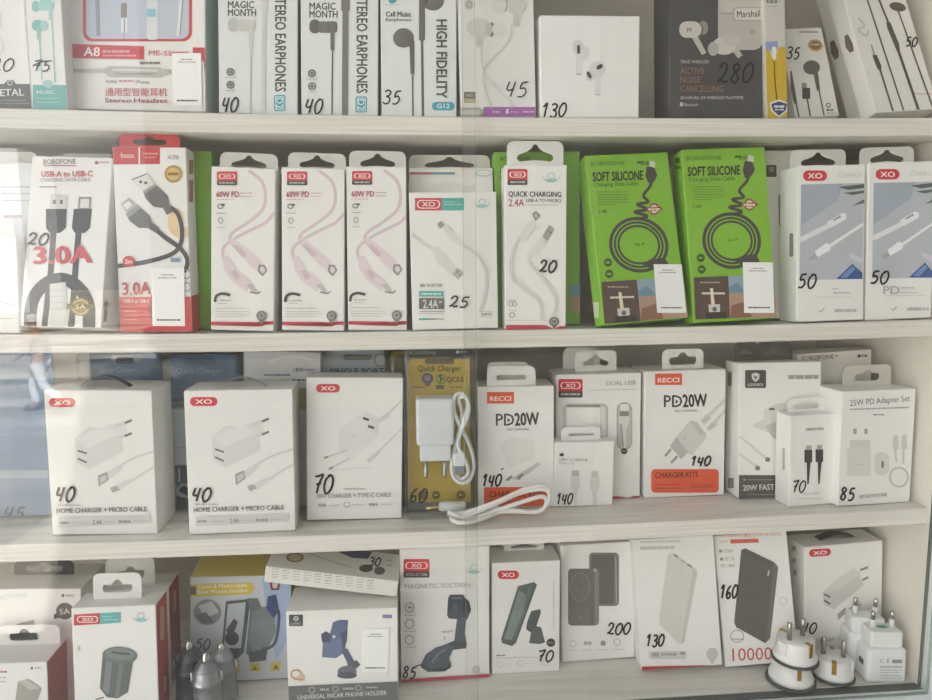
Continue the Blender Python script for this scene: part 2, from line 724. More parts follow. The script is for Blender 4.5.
carton_box('earphone_box', 'slim white earphone box with mint earbuds and teal bottom band', 'box', 'A',
           (17, -85), (59, -85), (66, 109.5), (34.5, 109.5), dep=.022, d=.007,
           art=[('printed_band', [('P', '74aeaa', [(33, 85), (66, 85), (67, 112), (33, 112)]), ('E', 'a3cdc9', 48, 84, 5, 4), ('T', 'd9efec', 'MUSIC', (37, 94), (55, 94), 3.6),
                                  ('G', '9fd0cc', 37, 98, 58, .9), ('G', '9fd0cc', 37, 102, 58, .9)]),
                ('printed_earbuds', [('L', '9cc9c4', 1.1, [(39, 30), (40, 45), (42, 80)], 0), ('L', '9cc9c4', 1.1, [(51, 10), (53, 40), (55, 82)], 0),
                                     ('R', '86bcb7', 32, 1, 40, 12, 4), ('R', 'a3cdc9', 38, 0, 54, 11, 5), ('R', 'a3cdc9', 49, 8, 52, 20, 1.5), ('R', '79bcb6', 32, 20, 44, 31, 5), ('E', 'a3cdc9', 44, 25.5, 4, 5), ('R', 'a3cdc9', 37, 29, 40, 40, 1.5),
                                     ('G', 'b5b4b0', 30, -20, 54, 2)]),
                ('handwritten_price', [('N', '75', 33, 60, 52, 71), ('L', INK, 1.3, [(33, 66), (42, 62), (52, 61)])])])

carton_box('headset_box', 'big white headset box with red-framed window and blank code sticker', 'box', 'A',
           (68, -90), (205, -90), (206.5, 111), (67, 111), dep=.04, d=.008,
           art=[('tray_window', [('R', 'c8404a', 83, -60, 192, 41.5, 9), ('R', 'c0c7d6', 86, -60, 189, 39, 8)]),
                ('printed_headset', [('L', '9aa0a8', 3.2, [(97, -60), (97, 0), (98, 36)], 0), ('L', '8a9098', 1, [(99, -60), (99, 0), (100, 36)], 0), ('L', 'dfe2e6', 2.8, [(181, -60), (181, 0), (178, 36)], 0), ('L', '8a9098', 1, [(183, -60), (183, 0), (180, 36)], 0),
                                     ('R', '8d8579', 121, 3, 127, 19, 2), ('R', 'e8e9ea', 121.5, 18, 127.5, 33, 1), ('R', '55585c', 124, 19, 125, 32), ('R', 'd9dde2', 147, 0, 158, 40, 3), ('R', '8fc0d2', 147, 9, 156, 17, 1), ('L', 'b3bac4', 3, [(124, 32), (124, 39)], 0)]),
                ('printed_band', [('P', 'c8404a', [(67, 44), (144, 46.5), (144, 59.5), (67, 58)]), ('T', 'f2eeea', 'A8', (84, 56), (100, 56.4), 9, .02), ('G', 'e4a9ab', 103, 50.5, 130, 2.4), ('G', 'e4a9ab', 103, 55, 137, 1.6),
                                  ('T', 'd46a6e', 'ME-SS', (149, 55.5), (172, 56), 5, .01), ('G', 'd46a6e', 172, 52, 189, 1.4), ('P', 'c8404a', [(193, 47.5), (205, 48), (207, 80), (204, 62), (199, 58), (193, 57)])]),
                ('printed_remote', [('P', 'b9b8b4', [(67, 69), (104, 69.5), (110, 66.5), (160, 67.5), (164, 70), (171, 70), (171, 74), (164, 75.5), (160, 77.5), (110, 77), (104, 73), (67, 72.5)]), ('P', 'd9d8d4', [(112, 69), (158, 70), (158, 72), (112, 71)]), ('G', '7d7b78', 140, 62, 161, 2.4), ('G', '8b8986', 116, 73.5, 156, 1.2)]),
                ('title_lettering', [('T', '77696a', 'N95', (107, 83.5), (117, 83.5), 3.4), ('G', 'c07a7c', 119, 80.5, 134, 1.4), ('T', '77696a', 'iPhone', (136, 84), (150, 84), 3.6),
                                     ('T', 'bb3b44', '通用型智能耳机', (105.5, 95.6), (167.5, 96), 6.4, .006), ('T', '9a3f49', 'Stereo', (105.5, 102.8), (132, 103), 4.6, .012), ('T', '9a3f49', 'Headset', (134.5, 103), (168, 103.2), 4.6, .012)]),
                ('price_sticker', sticker(172.5, 53.5, 201.5, 106.5, .8))])

for lab, x0, x1, cx, dark in (('white earphone box printed with pale in-ear earphones and vertical STEREO lettering', 217.5, 298.5, 0, False),
                              ('white earphone box printed with dark in-ear earphones and vertical STEREO lettering', 300, 379, 81.5, True)):
    e1, e2, cab = ('6a6763', '5d5a57', '75736f') if dark else ('c9c8c4', 'bdbcb8', 'd2d1cd')
    q = 1.5 if dark else 0
    carton_box('earphone_box', lab, 'box', 'A', (x0 + .5, -90), (x1 - .5, -90), (x1, 115.5 + q / 2), (x0, 113.5 + q), dep=.03, d=.007, col='dde1e0', side='5f8f92', group='slim white stereo earphone boxes',
               art=[('title_lettering', [('T', '4e4c4a', 'MAGIC', (228 + cx, 8 + q), (254 + cx, 8.2 + q), 7, .035), ('T', '4e4c4a', 'MONTH', (228 + cx, 16 + q), (256 + cx, 16.2 + q), 7, .035)]),
                    ('series_lettering', [('T', '55534f', 'STEREO EARPHONES', (275.3 + cx, -6 + q), (275.3 + cx, 91.5 + q), 10.8, .035)]),
                    ('printed_badge', [('R', TEAL, 274 + cx, 95 + q, 285.5 + cx, 111 + q, 2), ('R', 'cfe3e6', 275.2 + cx, 96.2 + q, 284.3 + cx, 109.8 + q, 1.2), ('R', TEAL, 276 + cx, 97 + q, 283.5 + cx, 109 + q, 1), ('T', 'dcebee', 'D2', (276.4 + cx, 98 + q), (276.4 + cx, 108.5 + q), 6.6, .02)]),
                    ('printed_earphone', [('R', e2, 228 + cx, 18 + q, 239 + cx, 32 + q, 5), ('R', e1, 237 + cx, 20 + q, 256 + cx, 31.5 + q, 3), ('R', e1, 249 + cx, 30 + q, 253 + cx, 49 + q, 1.5), ('L', e2, 1.4, [(251 + cx, 48), (250.5 + cx, 115 + q)], 0),
                                          ('L', cab, 8.5 if dark else 7, [(264 + cx, -50), (264 + cx, 11)], 0), ('L', cab, 6 if dark else 4, [(264 + cx, 10), (263.4 + cx, 116)], 0)]),
                    ('printed_icons', [('E', '6d6b68', 230.5 + cx, 72 + q, 4, 4), ('O', 'b9b8b5', .7, 230.5 + cx, 72 + q, 2.1, 2.1), ('E', '6d6b68', 230.5 + cx, 85 + q, 4, 4), ('O', 'b9b8b5', .7, 230.5 + cx, 85 + q, 2.1, 2.1), ('G', 'a5a4a1', 225 + cx, 77.3 + q, 237 + cx, .7), ('G', 'a5a4a1', 226 + cx, 90.3 + q, 236 + cx, .7)]),
                    ('handwritten_price', [('N', '40', 222 + cx + q, 97 + q, 239 + cx + 2 * q, 112 + q, 1.8)])])

carton_box('earphone_box', 'white earphone box printed with charcoal earbuds and HIGH FIDELITY', 'box', 'A',
           (380.5, -90), (456, -90), (458, 117), (380, 116.5), dep=.03, d=.006, col='dde1e0',
           art=[('printed_earbuds', [('L', '63605d', 1.8, [(412.6, 72), (413, 118)], 0), ('L', '63605d', 2.6, [(422, 40), (423, 118)], 0), ('E', '6a6763', 403.5, 38, 10.5, 9.8), ('P', '63605d', [(404, 29), (411, 33), (414.5, 42), (414.5, 74), (410.5, 74), (409.5, 48)]),
                                     ('E', '6a6763', 433, 1, 11, 9.8), ('R', '63605d', 419, -30, 425, 41, 2), ('P', '55524f', [(424, -10), (432, -8), (425, 8)])]),
                ('brand_badge', [('E', TEAL, 392.3, -.5, 4.4, 4.2), ('G', '9ab9be', 385, 4.6, 400, .7)]),
                ('printed_badge', [('R', TEAL, 432, 102, 454.5, 110.5, 4), ('T', 'dcebee', 'G12', (437, 108.3), (449.5, 108.3), 4.6, .02)]),
                ('title_lettering', [('T', '4e4c4a', 'Call Music', (386, 16.6), (411, 16.8), 5, .03), ('T', '4e4c4a', 'Earphones', (386, 21.2), (411, 21.4), 3.3, .01), ]), ('series_lettering', [('T', '55534f', 'HIGH FIDELITY', (436.5, 20), (436.5, 98), 10.6, .04)]),
                ('handwritten_price', [('N', '35', 382.5, 90, 402, 104, 1.5)])])

carton_box('earphone_box', 'white earphone box with large pale earbuds and purple bottom stripe', 'box', 'A',
           (455.5, -90), (530.5, -90), (538, 117), (459.5, 117.5), dep=.03, d=.006, col='e3e1df',
           art=[('printed_band', [('P', 'a463ac', [(484, 107), (538, 107), (539, 119), (480, 119)]), ('P', 'a9a8a4', [(458, 107.5), (480, 107.5), (484, 112), (480, 119), (458, 119)]), ('G', 'd3b3d6', 492, 111, 500, 2), ('R', 'e6d8e8', 506, 109, 508.5, 114, 1), ('G', 'd3b3d6', 510, 111.6, 519, 1), ('G', 'd3b3d6', 523, 111, 534, 1.6),
                                  ('R', 'c9c8c4', 462, 110.5, 480, 114.5)]),
                ('printed_badge', [('R', '6b6862', 464, 92, 475.5, 98.5), ('T', 'c9c7c2', 'HiFi', (466, 97), (473.5, 97), 3.4), ('R', 'b0a377', 464, 98.5, 475.5, 103), ('G', 'ddd4b5', 466, 100.3, 474, 1), ]), ('brand_mark', [('E', 'c1bfbb', 469, 5, 4.5, 5), ('O', '98968f', .8, 469, 5, 2.4, 2.8)]),
                ('printed_earbuds', [('L', 'd0cfcb', 2, [(512, 24), (508, 42), (486, 66), (484, 84), (492, 108)]), ('L', 'd6d5d1', 1.6, [(480, 42), (482, 64), (486, 76), (512, 104), (514, 107)]),
                                     ('E', 'cfceca', 478.5, 28, 12, 10), ('R', 'c4c3bf', 486, 23, 495, 36, 3), ('L', '6a6865', 2, [(491.5, 23), (494, 29), (491, 37)]), ('E', 'dddbd7', 498.5, 29.5, 6.5, 7), ('R', 'cac9c5', 476, 36, 482, 47, 2),
                                     ('E', 'cdccc8', 516, 5, 10.5, 10), ('E', 'dad8d4', 500, 6, 9, 7), ('L', 'a3a19d', 1.4, [(505, -2), (507, 6), (505, 12)]), ('R', 'c6c5c1', 513, 14, 520, 27, 2), ('L', 'bcbab6', 1, [(455, -30), (476, -2)])]),
                ('handwritten_price', [('N', '45', 505, 81, 529, 97, 1.4)])])

carton_box('earbud_case_box', 'plain square white box printed with two small stemmed white earbuds', 'box', 'A',
           (540, 15), (640, 16), (639.5, 117.5), (540, 117.5), dep=.033, d=.006, col='e9e9e7',
           art=[('printed_earbuds', [('E', 'd9d9d8', 583, 53, 7, 8), ('R', 'dedede', 575.5, 40, 582.5, 75, 3.4), ('E', 'd2d2d1', 578, 47, 5.6, 7.5), ('R', '3f3e3e', 577, 45, 580, 54, 1.5), ('R', 'b4b4b2', 576, 73.5, 582, 75),
                                     ('R', 'dbdbda', 594.5, 73, 600.5, 96, 2.5), ('E', 'd6d6d5', 597, 70, 8, 9.5, 40), ('E', 'cdcdcc', 590, 76, 4, 5), ('E', '3f3e3e', 599.5, 67, 3.6, 2.2, -35), ('E', '3f3e3e', 589, 75, 1.8, 4, -30), ('R', 'bdbdbb', 595, 94, 600, 95.5)]),
                ('handwritten_price', [('N', '130', 541, 103, 567, 117, 1.9)])])

carton_box('earbud_case_box', 'dark grey earbud box with cream charging case picture and faint price 280', 'box', 'A',
           (669, -90), (764, -90), (762.5, 118), (669.5, 118), dep=.036, d=.008, col='4c4b4c',
           art=[('printed_case', [('R', 'b9b6ad', 718, -40, 762.5, 50, 9), ('R', 'c5c2b9', 720, -38, 762.5, 12, 8), ('L', '8f8c85', .8, [(719, 13.5), (764, 13.5)], 0), ('R', '9d9a92', 733, 7.5, 763, 21, 3), ('R', 'd3d0c8', 734, 8.3, 763, 20.2, 3),
                                  ('T', '3b3937', 'Marshall', (737, 17.5), (760, 16.6), 6.6, .012), ('E', 'a8a59d', 752, 32, 3, 3)]),
                ('printed_earbuds', [('L', 'bbb8b0', (6, 5), [(694, 36), (704, 54)], 0), ('E', '8d8a84', 703, 28, 5, 7), ('R', 'c9c6be', 679, 21.5, 701, 38, 7.5), ('L', '66645f', 1.2, [(699, 22), (702.5, 29), (700, 38)]), ('T', '3b3937', 'M', (687, 32), (691, 32), 4, .01),
                                     ('L', 'b5b2aa', (7, 5.5), [(728, 40), (740, 57)], 0), ('E', 'c9c6be', 724, 46, 12, 9), ('E', 'aeaba3', 713, 49, 5.5, 7), ('E', 'c1beb6', 731, 40, 8, 7)]),
                ('title_lettering', [('T', 'b9b6b1', 'TRUE WIRELESS', (680, 63.5), (708.5, 63.5), 3, .01), ('T', '8f6c58', 'ACTIVE', (680, 74), (704, 74), 6.2, .015), ('T', '8f6c58', 'NOISE', (680, 83), (700, 83), 6.2, .015), ('T', '8f6c58', 'CANCELLING', (680, 92), (723, 92), 6.4, .015),
                                     ('T', 'c4c1bc', '20 HOURS OF WIRELESS PLAYTIME', (680, 99.4), (743, 99.2), 2.8, .01), ('E', 'c4c1bc', 681, 104.5, 1.6, 2.3), ('T', 'c4c1bc', 'Bluetooth', (683.5, 106.3), (697.5, 106.3), 3.2, .005)]),
                ('handwritten_price', [('N', '280', 717, 63, 754, 83, 2.0, '121212')])])

carton_box('earphone_box', 'narrow yellow and grey earphone box with blue shield emblem', 'box', 'A',
           (764, -60), (781.5, -60), (790.5, 118), (764.5, 118), dep=.03, d=.004, col='c9c7bf',
           art=[('printed_band', [('P', 'c9a928', [(764, 47), (768, 47), (772, 58), (776, 56), (779, 47), (786, 47), (792, 119), (763, 119)]), ('P', '8f96c8', [(764, 42), (777, 41), (778, 48), (774, 52), (765, 49)]), ('L', '5a4c22', 1.3, [(774, 60), (775, 82), (777, 101)]), ('P', 'e4e3df', [(772, 47), (776, 47), (776, 58), (774, 61), (772, 57)])]),
                ('printed_shield', [('P', 'e2e4e6', [(769.5, 103), (779, 99.5), (788.5, 103), (787, 111), (779, 117.5), (771, 111)]), ('P', '3d4a66', [(771, 104), (779, 101.3), (787, 104), (785.6, 110.4), (779, 115.8), (772.6, 110.4)]), ('G', 'cfd6e2', 774, 105.5, 784, 2.2), ('G', 'cfd6e2', 774.5, 109, 783.5, 1.4)]),
                ('title_lettering', [('T', '3b3937', 'ISS', (767, 3), (777, 3), 5, .02), ('G', '9b9994', 768, 6, 777, .8)])])

carton_box('earphone_box', 'low leaning white box with round dark earphone, audio jack and gold emblem', 'box', 'A',
           (778, 29), (821, 27.5), (841, 117.5), (796, 118), dep=.02, d=.02, lean=14, col='e2e0da', stilt=14,
           art=[('printed_earphone', [('E', '5d5b57', 811.5, 67.5, 8.5, 7.2), ('P', '5d5b57', [(813, 73), (818, 73), (820, 90), (817, 91)]), ('L', '5d5b57', 1.3, [(818.5, 88), (824.5, 118)], 0), ('P', '5d5b57', [(790, 71), (791.5, 71), (797, 102), (795, 105), (792, 101), (790, 88)]), ('L', '5d5b57', 1.4, [(796, 103), (799, 118)], 0),
                                      ('R', '4c4a47', 802, 88, 810, 99, 1), ('R', '8b8984', 801.5, 83, 806.5, 88), ('L', '5d5b57', 1.6, [(807, 99), (810.5, 118)], 0)]),
                ('gold_emblem', [('E', 'b8a07c', 815, 45.5, 7.5, 6, 10), ('E', '8a6d4a', 815, 45.5, 5.5, 4.2, 10), ('G', 'd8c7a5', 811, 44, 819, 1.6)]),
                ('title_lettering', [('G', '8f8c86', 799, 31.5, 818, 1.6), ('G', '5d5b57', 826, 109.5, 833, 1.6), ('O', '5d5b57', 1, 828, 105.5, 2, 2), ('G', 'a19e97', 826, 113, 837, .9)]),
                ('handwritten_price', [('N', '35', 786, 47, 800.5, 59, 1.5)])])

for lab, dx, dd, art in (('brownish tilted earphone box at the back of the leaning pair', -12, .040, None),
                         ('large white earphone box leaning on the side wall, dark cables and price 50', 0, .016, 1)):
    carton_box('earphone_box', lab, 'box', 'A', (834 + dx, -30), (899 + dx * 1.7, -30), (938 + dx * 1.7, 107), (877 + dx, 109.5), dep=.018, d=dd, lean=15, col='e4e2dd', stilt=25, sd=.002, hb=not art,
               art=[('side_notch', 'l', [('P', '6d6459', [(844.5, 36), (848, 34), (853, 44), (854, 51), (850, 53), (845.5, 47)] if art else [(830, 42), (834, 40), (838.5, 50), (839, 57), (835, 60), (831, 53)])])] +
               ([('printed_earphones', [('L', '55534f', 1.7, [(866, -4), (904, 112)], 0), ('L', '55534f', 2, [(879, 0), (888, 22)], 0), ('P', '55534f', [(886, 22), (890, 22), (899, 44), (900, 52), (897, 52), (887, 28)]), ('L', '55534f', 2.8, [(898, 50), (919, 112)], 0), ('E', '5a5550', 897.5, 7, 8.5, 4.4, 12),
                                        ('L', '55534f', 1.5, [(898, 11), (932, 106), (936, 118)], 0), ('P', '4b4946', [(872, 55), (876.5, 55), (881.5, 67), (880.5, 72), (877, 68)]), ('L', '55534f', 1.8, [(880, 70), (893, 112)], 0), ('L', 'a8a08a', 1.6, [(871, 45), (874, 55)], 0)]),
                 ('title_lettering', [('L', 'c3c8ca', 2, [(858, 18), (864, 26), (858, 30), (866, 36), (868, 30)]), ('G', 'c98d8a', 914, 93.5, 936, 1)]),
                 ('handwritten_price', [('N', '50', 905.5, 37, 917.5, 46.5, 1.5)])] if art else []))
# ================================================================== second shelf
carton_box('cable_box', 'plain white box at the shelf end in front of a rounded hanging card', 'box', 'B',
           (-42, 236), (17, 236), (20, 333), (-40, 334), dep=.03, d=.004, tab=(-38, 220, 14, 236, 'slot'),
           art=[('printed_picture', [('L', 'c9c8c4', 2, [(-30, 310), (-10, 300), (15, 306)]), ('G', 'b9b7b2', -30, 318, 12, 1)])])
carton_box('cable_box', 'tall pale box with blue-white front and rounded top corner, behind plain white box', 'box', 'B',
           (-48, 164), (36, 162), (40, 331), (-48, 332), dep=.025, d=.038, hb=1, lean=5, col='dfe2e6', tab=(-46, 152, 37, 163, 'none'),
           art=[('title_lettering', [('G', 'b4bac6', 2, 186, 30, 1.6), ('G', 'b4bac6', 2, 193, 32, 1.2), ('G', 'b4bac6', 2, 200, 30, 1.2), ('G', 'c3a9a9', 4, 215, 22, 3)])])
carton_box('cable_box', 'grey-topped cable box hidden behind the braided USB cable box printed with red amperage', 'box', 'B',
           (52, 156), (112, 155), (114, 330), (58, 330), dep=.02, d=.042, hb=1, lean=7, col='e2e0da', tab=(56, 153.5, 112, 156, 'none', CARTON))
carton_box('cable_box', 'white box with coiled black cable, red 3.0A lettering and gold seal', 'box', 'B',
           (36, 157), (111.5, 157), (103, 330.5), (15.5, 330), dep=.03, d=.006, lean=9, stilt=8,
           art=[('printed_cable', [('L', '4a4947', 12.5, [(30, 333), (32, 303), (44, 285), (62, 279), (78, 287), (88, 304), (89, 333)]), ('L', '4a4947', 6, [(54, 228), (51, 270), (44, 332)], 0), ('L', '4a4947', 6, [(79, 230), (76, 262), (71, 332)], 0),
                                   ('P', '42403f', [(46, 209), (67, 209), (66, 228), (60, 233), (50, 233), (46, 228)]), ('P', 'cfccc6', [(51, 194), (68, 195), (67, 209), (50, 209)]), ('R', '6b6865', 53, 200, 56, 204), ('R', '6b6865', 60, 200, 63, 204),
                                   ('P', '42403f', [(74, 209), (92, 209), (90, 228), (85, 233), (75, 233), (72, 228)]), ('P', '8f8c88', [(79, 197), (91.5, 197), (90.5, 209), (78, 209)]), ('P', 'dad8d3', [(81, 199), (89.5, 199), (89, 208), (80, 208)]),
                                   ('P', 'd2d1cc', [(50, 284), (66, 282), (68, 332), (50, 332)]), ('G', 'b3b1ac', 52, 290, 65, .8), ('G', 'b3b1ac', 52, 296, 65, .8), ('G', 'b3b1ac', 52, 302, 65, .8), ('G', 'b3b1ac', 52, 308, 65, .8)]),
                ('gold_seal', [('E', '9a8752', 81, 307, 9.5, 9), ('O', 'd4c48c', 1, 81, 307, 7.5, 7), ('P', '7b6b3f', [(68, 304), (94, 304), (96, 309), (66, 309)]), ('T', 'e3d7a8', '5A', (76, 309), (86, 309), 4.5, .02)]),
                ('title_lettering', [('T', '55524f', 'BOROFONE', (44, 164.5), (76, 164), 5), ('R', 'b4555a', 44, 165.5, 76, 166.4), ('E', 'a0464c', 97, 163, 1.8, 1.6), ('G', 'a98d8b', 100, 162, 109, 1.4),
                                     ('T', 'c8474d', 'USB-A to USB-C', (42, 177), (93, 176.6), 5.6, .03), ('T', '6b6865', 'CHARGING DATA CABLE', (41, 182), (91, 181.6), 3.6, .008), ('G', '8b8984', 40, 186.5, 57, 1.4),
                                     ('T', 'c94a4e', '3.0A', (35, 264), (92, 262.5), 17, .045)]),
                ('handwritten_price', [('N', '20', 28, 233, 50, 245, 1.9)]),
                ('side_barcode', 'r', [('P', '5a5552', [(104.5, 300), (108, 300), (106.5, 322), (103.5, 322)])])])

carton_box('cable_box', 'bright green cable box mostly hidden behind red and white cable box', 'box', 'B',
           (168, 151), (212, 150), (213, 331), (170, 331), dep=.025, d=.034, hb=1, col='7fb332', side='7fb332')
carton_box('cable_box', 'white and red cable box with crossed grey connectors and red top flap', 'box', 'B',
           (113, 147), (185.5, 147), (193.5, 331.5), (119, 332), dep=.022, d=.004, stilt=6, top='b93a3c', tab=(119, 134.5, 180, 147, 'bump', 'c23b3f', .1, .55),
           art=[('brand_panel', [('P', 'c43c3e', [(113, 147), (160, 147), (160, 164), (113.5, 164.5)]), ('R', 'f0e8e4', 138.6, 147, 140, 164), ('T', 'f3e6e2', 'hoco.', (121, 158), (135, 158), 5.5, .01), ('G', 'e3b0ae', 143, 153, 158, 1.4), ('G', 'e3b0ae', 145, 157, 156, 1)]),
                ('gold_seal', [('E', 'b3914c', 173.5, 174, 9, 8.8), ('E', 'd4b877', 173.5, 174, 6.6, 6.4), ('R', '8f6f33', 168, 172.5, 179, 175.5, 1), ('T', '8a8884', 'X70', (167, 159.5), (179, 159.5), 4.2)]),
                ('printed_cable', [('E', 'e6c9a0', 176, 222, 8, 14), ('E', 'dfc6a0', 181, 232, 9, 6), ('L', '4b4a4b', 4.4, [(118, 266), (146, 262), (172, 254), (181, 243), (182, 228), (178, 214), (170, 207)]), ('L', '4b4a4b', 4.4, [(152, 226), (166, 238), (180, 248), (187, 258), (187, 266), (184, 272)]),
                                   ('P', '6b6a6a', [(143, 191), (155, 184), (168, 196), (170, 206), (173, 212), (167, 215), (163, 208), (154, 207), (146, 199)]), ('P', '9b9a99', [(143, 191), (155, 184), (157, 186), (145, 193)]), ('P', 'dcdad6', [(131, 181), (147, 173), (155, 184), (143, 191), (139, 188)]), ('L', '5f5e5d', 1, [(132, 180), (147, 174)], 0), ('E', '4b4a49', 141, 182, 1.5, 1.5), ('E', '4b4a49', 146, 183, 1.5, 1.5),
                                   ('P', '6b6a6a', [(126, 214), (137, 205), (150, 216), (152, 223), (160, 228), (156, 233), (148, 228), (139, 228), (130, 221)]), ('P', '9b9a99', [(126, 214), (137, 205), (141, 208), (129, 218)]), ('P', 'b3b1ae', [(121, 204), (129, 198), (137, 206), (127, 213)]), ('P', 'e9e7e3', [(123, 205), (129, 201), (133, 205), (127, 210)])]),
                ('printed_band', [('P', 'c94043', [(118, 297), (192, 297), (195, 333), (118, 333)]), ('E', '9b4038', 158, 308, 9, 18), ('T', 'f0d9d5', 'USB-A to USB-C', (124, 303), (150, 303), 3.6, .012), ('G', 'df8a88', 125, 311, 137, .9), ('G', 'df8a88', 125, 315, 139, .9), ('G', 'df8a88', 125, 319, 136, .9),
                                  ('E', 'c94043', 129, 261.5, 6, 5.6), ('T', 'f3e6e2', '2m', (125.5, 263.5), (132.5, 263.5), 4.2, .02), ('T', 'c43c3e', '3.0A', (123, 295), (151, 294), 12.5, .02), ('R', '7f97b8', 171, 258, 180, 262, .5), ('O', '8b8f96', 1, 187, 274, 3.5, 4.5), ('O', '8b8f96', 1, 187, 287, 3.5, 4.5)]),
                ('price_sticker', sticker(152, 268, 184.5, 326, 1)),
                ('side_band', 'r', [('P', 'b8423f', [(186, 296), (204, 294), (206, 333), (186, 333)]), ('G', 'b0746f', 189, 160, 193, 14), ('G', 'b0746f', 189, 180, 193, 22)])])


def sixty_watt(dx, dy, s):
    q = lambda pts: [(245 + dx + (x - 245) * s, 250 + dy + (y - 250) * s) for x, y in pts]
    c1 = 'd6c3c8'
    return [('printed_cable', [('L', c1, 3.2, q([(249, 169), (262, 180), (266, 196), (262, 210), (248, 222), (233, 232), (230, 240), (240, 252), (247, 258)])), ('L', c1, 3.2, q([(275, 212), (266, 222), (248, 231), (232, 240), (223, 248), (223, 258), (229, 270)])),
                               ('P', 'e0d0d4', q([(229, 240), (234, 238), (263, 262), (259, 272), (250, 266)])), ('P', 'cfbac0', q([(232, 246), (236, 244), (247, 254), (243, 258)])), ('P', '8f8b8b', q([(259, 265), (265, 265), (268, 271), (263, 277), (258, 272)])), ('P', 'd6d3d0', q([(261, 267), (264, 267), (266, 271), (263, 274), (260, 271)])),
                               ('P', 'e0d0d4', q([(222, 258), (228, 256), (238, 272), (251, 282), (247, 293), (232, 282), (224, 270)])), ('P', 'cfbac0', q([(230, 272), (235, 270), (241, 277), (236, 281)])), ('P', 'c2bab9', q([(246, 286), (252, 284), (258, 293), (255, 295)])), ('L', '6f6b6b', 1.2, q([(250, 293), (258, 294.5), (261, 292)]), 0)]),
            ('brand_badge', xo_badge(*q([(216.5, 170)])[0], *q([(237, 184)])[0])),
            ('title_lettering', [('T', 'b65a63', '60W PD', q([(216, 196)])[0], q([(239, 196)])[0], 5.6, .035), ('G', 'd0a3a7', *q([(240.5, 191.5)])[0], q([(252, 0)])[0][0], 1), ('G', 'd0a3a7', *q([(240.5, 195)])[0], q([(252, 0)])[0][0], .9), ('G', 'd0a3a7', *q([(216, 198.2)])[0], q([(234, 0)])[0][0], .7),
                                 ('O', '6a6764', .9, *q([(220, 205.5)])[0], 2.6, 2.2), ('R', '6a6764', *q([(221, 203)])[0], *q([(224.5, 205)])[0]), ('G', '8f8c89', *q([(216, 212)])[0], q([(226, 0)])[0][0], .8), ('O', '8a8784', .7, *q([(220.5, 220)])[0], 2.3, 2.6), ('G', '9f9c99', *q([(217, 226.5)])[0], q([(225, 0)])[0][0], .7)]),
            ('printed_footer', [('P', 'c43c4c', q([(205, 323), (254, 323.5), (262, 328), (267, 323.5), (290, 323), (290, 326.6), (205, 326.6)])), ('L', '3f3d3b', 2.6, q([(214.5, 303), (216, 297), (222, 294.5), (230, 296)])), ('G', '8f8c89', *q([(219, 301)])[0], q([(231, 0)])[0][0], .8), ('G', 'a3a09d', *q([(218, 304)])[0], q([(228, 0)])[0][0], .6),
                                ('G', 'a9a6a3', *q([(215, 309)])[0], q([(247, 0)])[0][0], .7), ('G', 'b4b1ae', *q([(215, 312.5)])[0], q([(250, 0)])[0][0], .6), ('G', 'b4b1ae', *q([(215, 315)])[0], q([(252, 0)])[0][0], .6), ('G', 'b4b1ae', *q([(215, 317.5)])[0], q([(246, 0)])[0][0], .6),
                                ('E', '7d7a78', *q([(262, 317)])[0], 5, 5), ('P', '7d7a78', q([(258, 320), (266, 320), (262, 326)])), ('O', 'c3c0bd', .7, *q([(262, 317)])[0], 2.6, 2.6)])]


for lab, cs, dx, dy, tb in (('white box with looping pale pink cable beside tall red and white cable box', [(212.5, 167), (275.5, 168), (274.5, 330.5), (209, 331)], 0, 0, (220, 153, 278, 168)),
                            ('middle box of three identical white boxes with looping pink cable', [(282, 168), (345, 168), (344.6, 330.5), (281, 330.5)], 70, 0, (288, 153, 346, 168)),
                            ('white box with looping pink cable touching the teal and white data cable box', [(346.5, 167), (406, 167), (407.8, 330), (347.2, 330)], 135, -.5, (349, 151, 406, 167))):
    carton_box('cable_box', lab, 'box', 'B', *cs, dep=.025, d=.006, tab=tb, group='pink cable boxes', art=sixty_watt(dx, dy, .98), stilt=2)

